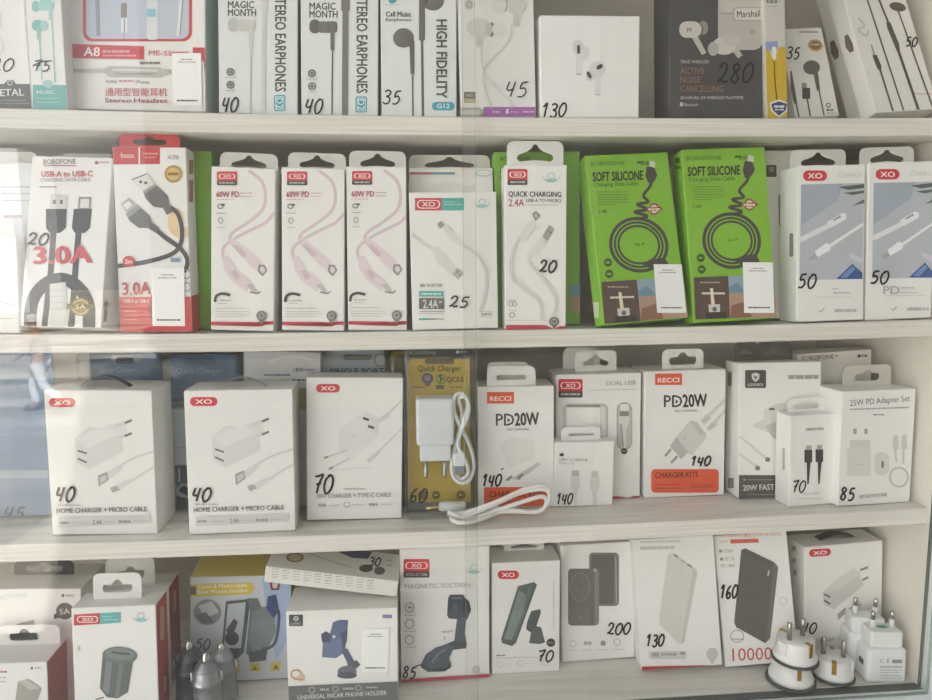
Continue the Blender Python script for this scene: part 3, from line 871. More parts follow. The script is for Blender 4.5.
carton_box('cable_box', 'white cable box with red and blue top stripe behind the teal labelled box', 'box', 'B',
           (409, 168), (493, 168), (494, 329), (411, 329), dep=.022, d=.034, hb=1, tab=(407, 155, 490, 168), col='e4e2dc',
           art=[('printed_stripe', [('R', 'b96a66', 409, 172.2, 431, 174.6), ('R', '6f97a8', 431, 172.2, 455, 174.6), ('O', '9fc6c4', 1, 484, 173, 8, 3)])])
carton_box('cable_box', 'white box with faint white cable, teal label and price 25', 'box', 'B',
           (409, 192), (495.5, 192), (499.5, 328.5), (412, 329), dep=.025, d=.005, tab=(409, 178, 493, 192, 'euro'),
           art=[('brand_badge', [('R', 'c8404a', 415, 198, 441.5, 210.5), ('R', 'f0ebe7', 417, 200, 440, 208.5, 4), ('R', 'c8404a', 418, 200.8, 439, 207.7, 3.4), ('T', 'f3ece8', 'XO', (422, 206.5), (435, 206.5), 4.8, .02), ('R', '55aca2', 441.5, 198, 464, 210.5), ('G', 'a9d6d0', 444, 201.5, 455, .9), ('G', 'a9d6d0', 444, 204, 461, .9)] + wave_mark(482, 203, 16)),
                ('printed_cable', [('L', 'd3d2ce', 4, [(412, 234), (424, 243), (434, 250)]), ('P', 'd9d8d4', [(431, 248), (437, 246), (453, 262), (458, 270), (452, 276), (438, 264)]), ('P', 'b4b2ae', [(452, 274), (457, 268), (464, 273), (458, 280)]), ('R', '8a8885', 456, 271, 458, 273), ('R', '8a8885', 459, 274, 461, 276),
                                   ('L', 'd3d2ce', 3.4, [(464, 245), (478, 256), (486, 272), (486, 292), (480, 312)]), ('P', 'd9d8d4', [(441, 226), (446, 224), (464, 242), (462, 247), (450, 240)]), ('P', 'a09e9a', [(437, 224), (441, 221), (445, 225), (440, 229)])]),
                ('printed_specs', [('R', '9b9995', 420, 284, 425, 287), ('T', '7d7b77', 'MICRO USB', (427, 287), (442, 287), 3.4, .01), ('R', '5cb0a2', 419, 291, 443.5, 296.5), ('G', 'c5e3dc', 421, 293, 441, 1.8), ('R', '6b6966', 419, 298, 444, 309), ('T', 'dcdad6', '2.4A', (423, 308), (438, 308), 8.6, .02), ('G', 'bab8b4', 439, 301, 443, 2), ('G', '8f8d89', 420, 311, 444, 1), ('R', 'b1afab', 419, 313.4, 444, 314), ('R', '5cb0a2', 419, 318, 427, 320), ('R', '77756f', 427, 318.4, 436, 319.6), ('R', 'b6b4b0', 436, 318.4, 444, 319.6),
                                   ('R', 'bab8b4', 479.5, 311.5, 493, 312), ('G', '9a9894', 481, 313.5, 492, 1.4), ('R', 'bab8b4', 479.5, 316.5, 493, 317)]),
                ('handwritten_price', [('N', '25', 449, 296, 470, 307, 1.7)])])

carton_box('cable_box', 'green cable box half hidden behind the slim QUICK CHARGING box', 'box', 'B',
           (494, 152), (580, 151), (581, 328), (496, 328), dep=.022, d=.034, hb=1, col='7fb332', side='7fb332',
           art=[('title_lettering', [('T', '3d5a1c', 'BOROFONE', (500, 160.5), (530, 160.5), 4), ('T', '2f3a1c', 'SOFT SILICONE', (500, 178), (560, 177), 9, .03)]), ('printed_picture', [('R', '6d9fb0', 570, 285, 581, 296), ('R', 'b98f78', 570, 296, 581, 312)])])
carton_box('cable_box', 'slim white QUICK CHARGING cable box with price 20 and big hang tab', 'box', 'B',
           (504.7, 165), (567.3, 165), (566.2, 328.5), (505, 330), dep=.026, d=.003, tab=(507, 141, 567, 165, 'euro', CARTON, .6, .66),
           art=[('brand_badge', xo_badge(507.5, 169, 527.5, 185) + wave_mark(551, 177, 17)),
                ('title_lettering', [('T', '45423f', 'QUICK CHARGING', (508.5, 196.5), (561, 197), 5.2, .032), ('T', 'b5474c', '2.4A', (508.5, 206.3), (524, 206.3), 7.2, .012), ('T', '77736f', 'USB-A TO MICRO', (526, 202), (561, 202.4), 3.4, .02), ('G', 'b0ada8', 526, 204.5, 558, .8), ('R', 'd5b5b4', 506, 320, 550, 320.4),
                                     ('O', '9a9793', .7, 510.5, 304, 2.2, 2), ('O', '9a9793', .7, 514.5, 304, 2.2, 2), ('G', 'a19e9a', 509, 300, 516, .7), ('O', '8a8783', .8, 512, 315, 2.5, 2.3), ('G', 'a19e9a', 509, 310, 516, .7)]),
                ('printed_cable', [('L', 'd2d0cb', 3.6, [(527, 229), (516, 244), (511, 262), (513, 278), (526, 290), (540, 302), (542, 320)]), ('L', 'd2d0cb', 3.6, [(536, 246), (530, 256), (531, 264), (544, 280), (555, 296), (556, 308), (550, 322)]), ('P', 'dcdad5', [(519, 238), (523, 242), (537, 226), (532, 220), (527, 224)]), ('P', '8b8884', [(532, 214), (536, 211), (540, 216), (535, 221)]), ('P', 'c3c1bc', [(534, 214.5), (536, 213), (538, 216), (535.5, 218.5)]),
                                   ('P', 'dcdad5', [(531, 254), (535, 257), (547, 242), (541, 236), (535, 245)]), ('P', 'a5a29e', [(542, 236), (549, 225), (554, 229), (547, 241)]), ('R', '55524f', 547, 230, 548.4, 231.4), ('R', '55524f', 550, 232, 551.4, 233.4)]),
                ('printed_footer', [('P', 'bf3b48', [(504, 325), (545, 325), (553, 329), (560, 326), (568, 326), (568, 331), (504, 331)]), ('E', '6f6c69', 554, 321.5, 5, 4.6), ('P', '6f6c69', [(550, 324), (558, 324), (554, 329)]), ('O', 'c3c0bd', .7, 554, 321.5, 2.6, 2.4)]),
                ('handwritten_price', [('N', '20', 539, 260, 557, 272, 2.1)])])


def silicone(A):
    q = lambda pts: [A(x, y) for x, y in pts]
    o = lambda cx, cy, rx, ry: [A(cx + rx * math.cos(2 * PI * i / 30), cy + ry * math.sin(2 * PI * i / 30)) for i in range(31)]
    g = '4b4745'
    ring = [('L', g, 3.4, o(46, 97, 29, 28), 0), ('L', g, 2.2, o(46, 97, 24.6, 23.8), 0), ('L', g, 2.2, o(46, 97, 21, 20), 0), ('P', g, q([(46, 118), (60, 113), (70, 112), (74, 120), (60, 126)]))]
    coil = [('L', g, 3, q([(49, 70), (59, 67), (46, 62), (60, 60), (50, 54), (62, 52), (58, 45), (66, 36), (69, 30)]))]
    plug = [('P', g, q([(66, 14), (74, 15), (76, 24), (72, 30), (65, 32), (63, 24)])), ('P', 'c9cbb8', q([(70, 8), (76, 9), (75, 16), (69, 14)]))]
    return [('printed_cable', ring + coil + plug),
            ('title_lettering', [('T', '4f6f25', 'BOROFONE', A(5, 12), A(42, 12), 4.4), ('R', '4f6f25', *A(56, 8), *A(62, 11)), ('T', '3b4a20', 'BX81', A(61, 12.5), A(69, 12.5), 4, .02), ('T', '2f361f', 'SOFT SILICONE', A(5.5, 28), A(60, 28), 9, .045), ('T', '3d4a25', 'Charging Data Cable', A(6, 33.6), A(54, 33.8), 4, .008)] +
             [('G', '5f7f32', *A(9, 39 + 2.7 * i), A(9 + (34 if i < 5 else 20), 39)[0], .7) for i in range(6)] + [('T', '3d4a25', '2.4A', A(8, 62), A(17, 62), 3.6), ('T', '3d4a25', 'for iP', A(42, 98), A(52, 98), 3)]),
            ('gold_seal', [('E', '9b5a4a', *A(67, 60), 5.6, 6), ('E', 'd8c9b4', *A(67, 60), 4, 4.2), ('P', '9b5a4a', q([(59, 58), (75, 58), (76, 62), (58, 62)])), ('G', 'e6d6c4', *A(61, 59), A(73, 59)[0], 2)]),
            ('printed_icons', [('E', '3f5a20', *A(12, 114), 4, 4.2), ('E', '3f5a20', *A(12, 126), 4, 4.2), ('G', '8fb35a', *A(10, 113), A(14, 113)[0], 1.8), ('G', '8fb35a', *A(10, 125), A(14, 125)[0], 1.8)]),
            ('printed_photo', [('P', '5b4a42', q([(3, 134), (39, 134), (37.5, 178), (1.5, 178)])), ('P', '8fa7b4', q([(39, 134), (88, 134), (87, 152), (38.5, 152)])), ('P', '6e8fa6', q([(38.5, 146), (48, 141), (56, 152), (38.5, 154)])), ('P', 'b09480', q([(38.5, 152), (87, 152), (86, 180), (37.5, 178)])), ('P', '8a6450', q([(40, 165), (58, 160), (60, 178), (37.5, 178)])), ('G', 'b7a8a0', *A(9, 139), A(30, 139)[0], 1.2),
                               ('P', 'd8d3cb', q([(10, 150), (34, 151), (34, 153), (10, 152)])), ('P', 'e9d9b8', q([(19, 146), (22, 146), (22.5, 163), (19, 163)])), ('P', 'd3cfc9', q([(16, 163), (28, 163), (27.5, 172), (16, 172)])), ('E', '6e655f', *A(22, 168), 2.4, 2.4), ('P', '3b332f', q([(13, 171), (34, 171), (34, 178), (12.5, 178)]))])]


def quad_map(tl, tr, br, bl, w=88., h=182.):
    def A(x, y):
        u, v = x / w, y / h
        return (tl[0] * (1 - u) * (1 - v) + tr[0] * u * (1 - v) + br[0] * u * v + bl[0] * (1 - u) * v, tl[1] * (1 - u) * (1 - v) + tr[1] * u * (1 - v) + br[1] * u * v + bl[1] * (1 - u) * v)
    return A


g1 = [(585, 155), (664.5, 153), (692, 321), (602.5, 328)]
carton_box('cable_box', 'green SOFT SILICONE cable box touching the slim white box, lower of the tilted pair', 'box', 'B', *g1, dep=.022, d=.004, lean=9, col='84b935', side='84b935', top='84b935', stilt=10, group='green silicone cable boxes',
           art=silicone(quad_map(*g1)) + [('price_sticker', sticker(653, 264.5, 682, 313, 3.5)), ('side_lettering', 'l', [('R', 'cfd8b8', 593, 302, 599, 318, .5)])])
g2 = [(680.5, 149.5), (764.5, 147), (778, 320), (694, 323.5)]
carton_box('cable_box', 'green SOFT SILICONE cable box standing nearest the blue-photo boxes, taller of pair', 'box', 'B', *g2, dep=.022, d=.004, lean=7, col='84b935', side='84b935', top='84b935', stilt=10, group='green silicone cable boxes',
           art=silicone(quad_map(*g2)) + [('price_sticker', sticker(742, 262.5, 772, 313, 1.5)), ('side_lettering', 'l', [('G', '46661c', 675, 158, 680, 5), ('G', '46661c', 675, 166, 681, 3)])])
carton_box('cable_box', 'pale grey box with dark cable picture behind the taller green box', 'box', 'B',
           (735, 152), (797, 149), (800, 322), (738, 322), dep=.02, d=.032, hb=1, lean=8, col='dddbd4',
           art=[('printed_cable', [('R', '5d5a52', 766, 165, 776.5, 177, 1), ('R', '8f8b80', 769, 167, 774, 172), ('P', '8a877d', [(778, 195), (785, 194), (787, 206), (787, 226), (783, 230), (779, 226)]), ('L', '8a877d', 3, [(784, 228), (785, 290)], 0), ('R', '7a5648', 780, 300, 788, 310)])])

for lab, cs, dx, pic, num, tb in (('white box with blue-grey cable photo and price 50 next to green boxes', [(796.7, 165), (865.5, 165), (864.2, 321), (797, 322)], 0, '50', 50, (790, 149.5, 853.5, 165)),
                                  ('white box with blue-grey cable photo touching the cabinet side wall', [(868, 163), (937, 161), (931, 317.5), (865.5, 320.5)], 72.5, '50', 50, (859.5, 147, 920, 163))):
    e = -1.5 if dx else 0
    k = lambda pts: [(x + dx, y + e) for x, y in pts]
    carton_box('cable_box', lab, 'box', 'B', *cs, dep=.03, d=.005, tab=tb, group='blue photo cable boxes', stilt=3,
               art=[('brand_badge', xo_pill(803 + dx, 170.5 + e, 827 + dx, 181 + e) + [('T', 'c3c0ba', 'CHARGE', (838 + dx, 177.5 + e), (862 + dx, 177 + e), 5)]),
                    ('printed_photo', [('P', 'b7bcc2', k([(801, 184.5), (864, 183), (862, 279), (799.5, 280)])), ('P', 'a3adba', k([(801, 184.5), (843, 183.5), (838, 200), (801, 226)])), ('P', '59635f', k([(838, 187), (864, 184), (864, 188), (848, 190)])), ('P', '59635f', k([(843, 193), (864, 190.5), (864, 193), (852, 195)])), ('P', '59635f', k([(852, 206), (864, 199), (864, 203)])),
                                       ('L', 'dfe1e2', 5, k([(800, 240), (822, 229), (830, 225)]), 0), ('P', 'e8e9e9', k([(827, 222), (842, 213), (846, 214), (846, 219), (832, 227), (828, 226)])), ('P', '9aa0a6', k([(832, 220), (840, 215), (841, 217), (834, 221)])), ('L', 'e8e9e9', 3, k([(828, 247), (863, 224)]), 0), ('P', 'eeefef', k([(815, 251), (826, 243), (830, 245), (830, 250), (818, 257), (815, 255)])), ('P', 'a9adb1', k([(808, 258), (815, 253), (817, 257), (811, 261)])),
                                       ('P', 'cfc9dc', k([(848, 253), (862, 258), (862, 264), (850, 258)])), ('P', '3d5a94', k([(836, 279), (852, 264), (862, 273), (862, 279)])), ('P', '6f8fc4', k([(840, 277), (852, 266), (855, 269), (846, 278)]))]),
                    ('title_lettering', ([('T', 'b3b3b4', 'PD', (883, 294), (899, 294), 8, .03), ('G', 'c3c3c2', 900, 287, 914, 1.6), ('G', 'c3c3c2', 900, 292, 917, 1)] if dx else [('G', 'c3c3c2', 832, 288, 838, 1.4), ('G', 'bababa', 833, 292, 849, 1.6)]) +
                     [('G', 'cfcecb', 812 + dx, 296.5 + e, 852 + dx, .8), ('L', 'b9b8b6', 1.4, k([(818, 310), (820, 312), (824, 308)]), 0), ('G', 'b9b8b6', 834 + dx, 309 + e, 856 + dx, 3)]),
                    ('handwritten_price', [('N', '50', 797.5 + dx, 273.5 + e * 2, 816.5 + dx, 288 + e * 3, 2)]), ('side_hole', 'l', [('R', '8a867b', 789.5, 233, 793.5, 257, 2)] if not dx else [])])
# ================================================================== third shelf


def blister(name, label, row, x0, y0, x1, y1, d, cardcol, art, dep=.028, tilt=0, shell='clear', group=None, lift=0.0, inset=2, rests=True):
    """hanging card with a clear shell in front; upright on the shelf"""
    a, b = at(x0, y1, d), at(x1, y1, d)
    t = at((x0 + x1) / 2, y0, d)
    zb = max(shelf_z(row, a.x), shelf_z(row, b.x)) + dep * .02 + .0006
    w, h = b.x - a.x, t.z - zb
    M = Matrix.Translation(Vector(((a.x + b.x) / 2, d, zb))) @ Matrix.Rotation(-.02, 4, 'X')
    root = empty(name, label, 'blister pack', group, M)
    s = inset * .001
    out = [(x, z) for x, z in rrect(-w / 2 + s, s, w / 2 - s, h - s, .004, 4)]
    hole = [(x, h * .965 - .004 + z) for x, z in euro(w * .4, .006, 'slot')]
    bm_obj('card', prism_bm(out, [hole], .0006, place=lambda x, z, y: (x, dep + y, z)), mat(cardcol, .45), root)
    bm = box_bm(-w / 2, w / 2, .001, dep - .0006, 0, h, .006, 3)
    bm_obj('clear_shell', bm, SHELL, root, True)
    art_ = Art(M, 1, dep, -1, {0: (-w / 2 + .002, w / 2 - .002), 1: (0, 1), 2: (.002, h - .002)})
    for part, ops in art:
        art_.v, art_.f, art_.mi, art_.mats = [], [], [], []
        art_.ops(ops)
        art_.build(part, root)
    return root, M, w, h


def charger_bm(w, dp, hb, hn, bev=.004):
    """two-step body: base block and narrower neck above"""
    bm = box_bm(-w / 2, w / 2, -dp / 2, dp / 2, 0, hb, bev, 3)
    b2 = box_bm(-w * .41, w * .41, -dp * .38, dp * .38, hb - .001, hb + hn, bev * .6, 2)
    me = bpy.data.meshes.new('tmp')
    b2.to_mesh(me)
    b2.free()
    bm.from_mesh(me)
    bpy.data.meshes.remove(me)
    return bm


def pin_bm(x, y, z, L, r=.0023, sleeve=.55):
    return tube_bm([(x, y, z), (x, y, z + L * .9), (x, y, z + L * .97), (x, y, z + L)], [r, r, r * .8, r * .35], 12)


SHELL = clear_mat('clear_plastic', 'f4f6f6', 1.35, .05, .012, 'dfe6ea')
SHELLB = clear_mat('blue_film', 'dfe8f2', 1.35, .1, .12, '9fb4d0')


def tube_obj(name, pts, r, m, parent, seg=10):
    return bm_obj(name, tube_bm(catmull(pts, 8), r, seg), m, parent, True)


# blue blister packs at the back
def blue_pack(label, x0, y0, x1, y1, d, art, adapter=None):
    root, M, w, h = blister('charger_blister_pack', label, 'C', x0, y0, x1, y1, d, '7f97bd', art, dep=.03)
    if adapter:
        ax0, ay0, ax1, ay1 = adapter
        Mi = M.inverted()
        p, q = Mi @ at(ax0, ay1, d + .012), Mi @ at(ax1, ay0, d + .012)
        aw, ah = q.x - p.x, q.z - p.z
        e = empty('adapter', M=Matrix.Translation(((p.x + q.x) / 2, .016, q.z)) @ Matrix.Rotation(PI, 4, 'X'))
        e.parent = root
        bm_obj('adapter_body', charger_bm(aw, .018, ah * .7, ah * .3), mat('e6e8ea', .35), e, False)
        for sx in (-1, 1):
            bm_obj('pin', pin_bm(sx * aw * .25, 0, ah, .018), mat('c9cbcc', .25, .02, 1), e, True)
        tube_obj('packed_cable', [(p.x + .001, .016, p.z - .02), (p.x + .006, .014, p.z - .030), (p.x + .02, .014, p.z - .033), (p.x + .022, .015, p.z - .026), (p.x + .01, .016, p.z - .021), (p.x + .004, .017, p.z - .028), (p.x + .018, .017, p.z - .036)], .0016, mat('e6e8ea', .4), root)
    return root


blue_pack('blue blister pack with scrawled price 45 at the shelf end', -42, 352, 50, 525, .034,
          [('printed_photo', [('R', 'a9b7cf', -40, 356, 48, 380), ('R', '8ba2c8', -40, 420, 48, 436), ('R', 'b3bfd2', -40, 470, 48, 478)]),
           ('handwritten_price', [('N', '45', 4, 506, 26, 519, 2.0, '1c2550')])])
blue_pack('blue blister pack with dark hang slot behind the first white home charger box', 84, 352, 162, 522, .076,
          [('title_lettering', [('T', 'd6dfee', 'Quick Charger', (100, 372), (136, 372), 5), ('R', '45546f', 116, 357, 134, 364, 3), ('O', 'b7a98f', 1.2, 155, 374, 7, 8), ('G', 'c3cee0', 98, 378, 140, 1.2)]), ('printed_photo', [('R', 'c9ccd0', 140, 402, 166, 450)])])
blue_pack('blue Quick Charger blister pack standing between the two home charger boxes', 166, 356, 240, 526, .072,
          [('title_lettering', [('T', 'dfe7f2', 'Quick Charger', (176, 373.5), (222, 373.5), 6, .006), ('R', '5d7194', 184, 358, 216, 365, 3), ('R', 'a7bad6', 164, 380, 242, 398), ('G', 'c6d1e2', 168, 386, 236, 1.4)]), ('printed_photo', [('R', 'd3d6d9', 164, 402, 200, 450), ('R', '6f85a8', 164, 450, 242, 524)])],
          (170, 408, 196, 466))
carton_box('charger_box', 'pale grey card box with white cable picture and 18W lettering at the back', 'box', 'C', (243, 352), (322, 352), (320, 522), (245, 525), dep=.025, d=.078, hb=1, col='d9dbde',
           art=[('printed_cable', [('L', 'e8e8e6', 3, [(270, 362), (280, 358), (300, 357), (312, 360)]), ('L', 'dcdcda', 3, [(266, 366), (282, 366), (300, 362), (318, 366)])]), ('title_lettering', [('T', '4b5568', '18W', (294, 372), (304, 372), 4.5, .01), ('G', '7a8394', 305, 369, 316, 1.4), ('G', '6b7486', 264, 374, 290, 1.8), ('G', '6b7486', 292, 379, 318, 1.8), ('R', 'b9a96a', 264, 388, 320, 410)])])
blister('charger_blister_pack', 'SINGLE PORT CHARGER blister pack behind the price seventy charger box', 'C', 324, 351, 389, 520, .060, 'c9cfd8',
        [('title_lettering', [('T', '3f526f', 'SINGLE PORT', (330, 375), (384, 374.5), 6.6, .02), ('T', '3f526f', 'CHARGER SET', (330, 383.5), (384, 383), 6.6, .02), ('O', 'a89c86', 1.6, 381, 360, 6.5, 6.5), ('R', '8f8b86', 344, 355, 372, 360, 2)])])

HOME = lambda dx, dy, t: [
    ('printed_charger', [('P', 'd9d8d5', [(212 + dx, 437 + dy), (226 + dx, 425 + dy), (258 + dx, 430 + dy), (261 + dx, 450 + dy), (226 + dx, 468 + dy), (213 + dx, 460 + dy)]), ('P', 'e1e0dd', [(212 + dx, 437 + dy), (245 + dx, 424 + dy), (262 + dx, 430 + dy), (224 + dx, 447 + dy)]), ('P', 'dddcd9', [(243 + dx, 424 + dy), (262 + dx, 419 + dy), (264 + dx, 433 + dy), (258 + dx, 436 + dy)]),
                         ('L', '6d6b68', 1.8, [(215 + dx, 449 + dy), (224 + dx, 452 + dy)], 0), ('L', '6d6b68', 1.8, [(215 + dx, 457 + dy), (224 + dx, 461 + dy)], 0), ('L', 'd0cfcc', 2.6, [(252 + dx, 425 + dy), (263 + dx, 421 + dy)], 0), ('L', '77756f', 2.4, [(262 + dx, 421.5 + dy), (269 + dx, 418.5 + dy)], 0), ('L', 'd0cfcc', 2.6, [(256 + dx, 436 + dy), (263 + dx, 434 + dy)], 0), ('L', '77756f', 2.4, [(262 + dx, 434.5 + dy), (269 + dx, 431.5 + dy)], 0)]),
    ('printed_cable', [('L', 'd3d2cf', 2.4, [(254 + dx, 466 + dy), (272 + dx, 456 + dy), (293 + dx, 449 + dy)]), ('L', 'd3d2cf', 2.4, [(268 + dx, 480 + dy), (280 + dx, 472 + dy), (293 + dx, 464 + dy)]), ('P', 'd6d5d2', [(243 + dx, 471 + dy), (255 + dx, 464 + dy), (261 + dx, 466 + dy), (248 + dx, 477 + dy)]), ('P', 'a5a39f', [(235 + dx, 474 + dy), (244 + dx, 470 + dy), (246 + dx, 478 + dy), (236 + dx, 485 + dy)]), ('P', 'c9c7c3', [(237 + dx, 476 + dy), (243 + dx, 473 + dy), (244 + dx, 477 + dy), (238 + dx, 482 + dy)]),
                       ('P', 'd6d5d2', [(253 + dx, 484 + dy), (266 + dx, 477 + dy), (271 + dx, 479 + dy), (257 + dx, 489 + dy)]), ('P', 'aaa8a4', [(247 + dx, 486 + dy), (254 + dx, 484 + dy), (257 + dx, 488 + dy), (250 + dx, 491 + dy)])]),
    ('title_lettering', [('G', 'c0bebb', 195 + dx, 503.3 + dy + t, 218 + dx, 1.6), ('T', '6a6865', 'HOME CHARGER + MICRO CABLE', (194 + dx, 512 + dy + t), (284 + dx, 509.5 + dy), 4.8, .022)]),
    ('printed_footer', [('P', 'cdccc9', [(195.5 + dx, 516 + dy + t), (288 + dx, 513 + dy), (288 + dx, 521.5 + dy), (196 + dx, 526 + dy + t)]), ('G', '8f8d8a', 198 + dx, 520 + dy, 207 + dx, 2.2), ('G', 'b5b3b0', 211 + dx, 520.5 + dy, 224 + dx, 1), ('T', '6f6d6a', '2.4A', (230 + dx, 522.6 + dy), (239.5 + dx, 522.4 + dy), 4.6, .01), ('G', 'b5b3b0', 242 + dx, 519.5 + dy, 252 + dx, 1), ('G', '8f8d8a', 256 + dx, 518.5 + dy, 268 + dx, 2.4), ('G', 'b5b3b0', 271 + dx, 518.5 + dy, 285 + dx, 1)])]


def handle_strip(root_label, px, dark):
    """folding carry strap on the box top: a flat bent strip"""
    root, M, w, h, dep = BOX[root_label]
    x0, x1, yf, zr, ww = px
    bm = bmesh.new()
    n = 14
    vs = []
    for i in range(n + 1):
        t = i / n
        x = x0 + (x1 - x0) * t
        z = h + .0004 + zr * (1 - abs(2 * t - 1) ** 1.6)
        vs.append((bm.verts.new((x, yf * dep, z)), bm.verts.new((x, yf * dep + ww, z))))
    for a, b in zip(vs, vs[1:]):
        bm.faces.new((a[0], b[0], b[1], a[1]))
    g = bmesh.ops.solidify(bm, geom=bm.faces[:], thickness=.0008)
    return bm_obj('carry_strap', bm, mat(dark, .6), root)


carton_box('charger_box', 'first white HOME CHARGER box with price 40 nearest the shelf end', 'box', 'C', (42.5, 389.5), (152.5, 391), (157.5, 534), (53, 535), dep=.05, d=None, stilt=6,
           art=[('brand_badge', xo_pill(49, 398, 75.5, 407))] + HOME(-137, 1.5, -.5) + [('handwritten_price', [('N', '40', 56, 486, 76, 501, 2)])])
handle_strip('first white HOME CHARGER box with price 40 nearest the shelf end', (-.022, .022, .25, .010, .009), '6b727c')
carton_box('charger_box', 'second white HOME CHARGER box with price 40 beside the price seventy box', 'box', 'C', (183.5, 392), (293.5, 388), (295, 530.5), (189, 535), dep=.05, d=None, yaw=0,
           art=[('brand_badge', xo_pill(190, 397, 217.5, 406))] + HOME(0, 0, 0) + [('handwritten_price', [('N', '40', 192, 487, 212, 501, 2)])])
handle_strip('second white HOME CHARGER box with price 40 beside the price seventy box', (-.022, .022, .25, .009, .009), 'c3c6c8')
carton_box('charger_box', 'white 18W TYPE-C charger box with price 70 beside gold blister pack', 'box', 'C', (308, 378), (402.3, 377), (403, 518), (304.5, 521), dep=.035, d=None,
           art=[('brand_badge', xo_pill(316, 384, 340, 392.5)),
                ('printed_charger', [('P', 'e0dfdc', [(340, 428), (366, 410), (378, 418), (378, 436), (352, 460), (338, 452)]), ('P', 'd8d7d4', [(366, 412), (379, 418), (379, 434), (368, 428)]), ('L', '45423f', 2.4, [(363, 418), (369, 420)], 0), ('L', '45423f', 2.4, [(368, 426), (374, 428)], 0), ('L', 'cfcecb', 2, [(347, 450), (327, 457)], 0), ('L', 'cfcecb', 2, [(350, 458), (331, 468)], 0), ('L', '8f8d8a', 2, [(328, 456.5), (324, 458)], 0), ('L', '8f8d8a', 2, [(333, 467), (329, 469)], 0),
                                     ('P', 'd3d2cf', [(375, 420), (388, 412), (391, 416), (378, 424)]), ('L', 'd3d2cf', 2.6, [(389, 413), (403, 400)], 0), ('L', 'd6d5d2', 2.6, [(378, 452), (403, 428)], 0), ('P', 'd0cfcc', [(366, 460), (378, 450), (381, 453), (369, 463)]), ('L', 'd9d8d5', 1, [(330, 470), (372, 467)], 0), ('G', 'd3d2cf', 349, 435, 356, 1.5)]),
                ('title_lettering', [('G', 'b3b1ae', 344, 488, 366, 1.5), ('T', '8f8d8a', '18W CHARGER + TYPE-C CABLE', (317, 498), (391, 496.5), 4.4, .012), ('G', 'b0aeab', 318, 503.5, 326, 3), ('G', 'c3c1be', 329, 504.5, 340, 1), ('O', 'b3b1ae', .8, 347, 504.5, 3, 2.6), ('G', 'c3c1be', 353, 504, 364, 1), ('G', 'aaa8a5', 369, 503, 378, 2.6), ('G', 'c3c1be', 381, 503.5, 392, 1)]),
                ('handwritten_price', [('N', '70', 313, 474, 334, 493, 2.2)])])

# gold blister pack
blister('charger_blister_pack', 'gold-edged blister pack peeking out behind the gold Quick Charger pack', 'C', 391, 352, 412, 514, .062, 'b99f4c', [('printed_photo', [('R', '8f7f45', 394, 360, 408, 420)])], dep=.022)
gr, gM, gw, gh = blister('charger_blister_pack', 'gold Quick Charger blister pack with white adapter, looped cable and price 60', 'C', 405.5, 349, 476, 513, .022, '7f7f7c',
                         [('gold_card', [('R', 'd6b54c', 408, 359, 474, 502, 5), ('R', '4b4a48', 409, 350, 474, 357)]),
                          ('hang_slot', [('R', '6d5f2c', 425, 358.5, 454, 364, 2)]),
                          ('title_lettering', [('T', '4f4128', 'Quick Charger', (418, 371), (461, 371), 5.6, .02), ('E', '6f6070', 427.5, 378.5, 6, 5.4), ('E', 'a893a8', 427.5, 378, 3.4, 3.2), ('R', '6f6070', 425, 383, 430, 386, 1), ('P', '4d7a52', [(438, 376), (442, 374), (441, 378), (445, 377), (439, 384), (440, 379)]), ('O', '4d7a52', .8, 441, 379, 4.5, 4.6),
                                               ('T', '5d4f33', 'QC3.0', (447, 382), (463, 382), 5.4, .03), ('G', '8a7436', 412, 386.5, 426, 1.4), ('R', '5d6b3c', 436, 385, 444, 389), ('G', '8a7436', 450, 386.5, 462, 1.4), ('T', 'c9c7c0', 'BOROFONE', (410, 354.5), (436, 354.5), 3.4), ('E', 'dddbd6', 457.5, 352, 1.8, 1.6), ('G', 'b5b3ae', 460, 351, 468, 1.6)]),
                          ('printed_icons', [('E', '6d5f34', 423, 495, 5, 4.6), ('E', '6d5f34', 436, 495, 4, 4.2), ('E', '6d5f34', 461, 494.5, 4.6, 4.4), ('G', 'c9b469', 434, 494, 438, 1.6), ('G', 'c9b469', 458.5, 494, 463, 1.6)]),
                          ('handwritten_price', [('N', '60', 409.5, 488, 428, 502, 1.6)])], dep=.03)
gi = gM.inverted()


def gp(x, y, d):
    return gi @ at(x, y, .022 + d)


wm = mat('e9eaec', .3)
p, q = gp(417, 479, .014), gp(453.5, 397, .014)
e = empty('adapter', M=Matrix.Translation(((p.x + q.x) / 2, .0165, q.z)) @ Matrix.Rotation(PI, 4, 'X'))
e.parent = gr
nz = (q.z - p.z)
bm_obj('adapter_body', charger_bm(q.x - p.x, .025, nz * .57, nz * .2, .003), wm, e)
for sx in (-1, 1):
    bm_obj('pin', pin_bm(sx * .009, 0, nz * .76, nz * .24), mat('b9babb', .3, .02, 1), e, True)
Y = .010
tube_obj('packed_cable', [gp(x, y, dd) for x, y, dd in [(459, 452, .012), (459, 438, .010), (464, 420, .009), (468, 404, .011), (463, 394, .012), (455, 396, .011), (454, 410, .010), (460, 426, .012), (469, 444, .013), (474, 464, .012), (470, 479, .010), (461, 483, .010), (453, 476, .012), (452, 462, .014), (457, 440, .015), (462, 415, .015), (459, 399, .014), (466, 398, .009), (469, 412, .008), (461, 432, .008), (458, 446, .010), (466, 462, .008), (468, 474, .009), (460, 479, .013), (454, 470, .015)]], .0018, wm, gr)
a, b = gp(459, 452, .010), gp(458, 474, .010)
bm_obj('usb_plug', box_bm(a.x - .0055, a.x + .0055, .006, .012, b.z + .008, a.z, .0015), wm, gr)
bm_obj('usb_contact', box_bm(a.x - .0048, a.x + .0048, .007, .0112, b.z, b.z + .008, .0004), mat('c4c5c6', .3, .02, 1), gr)


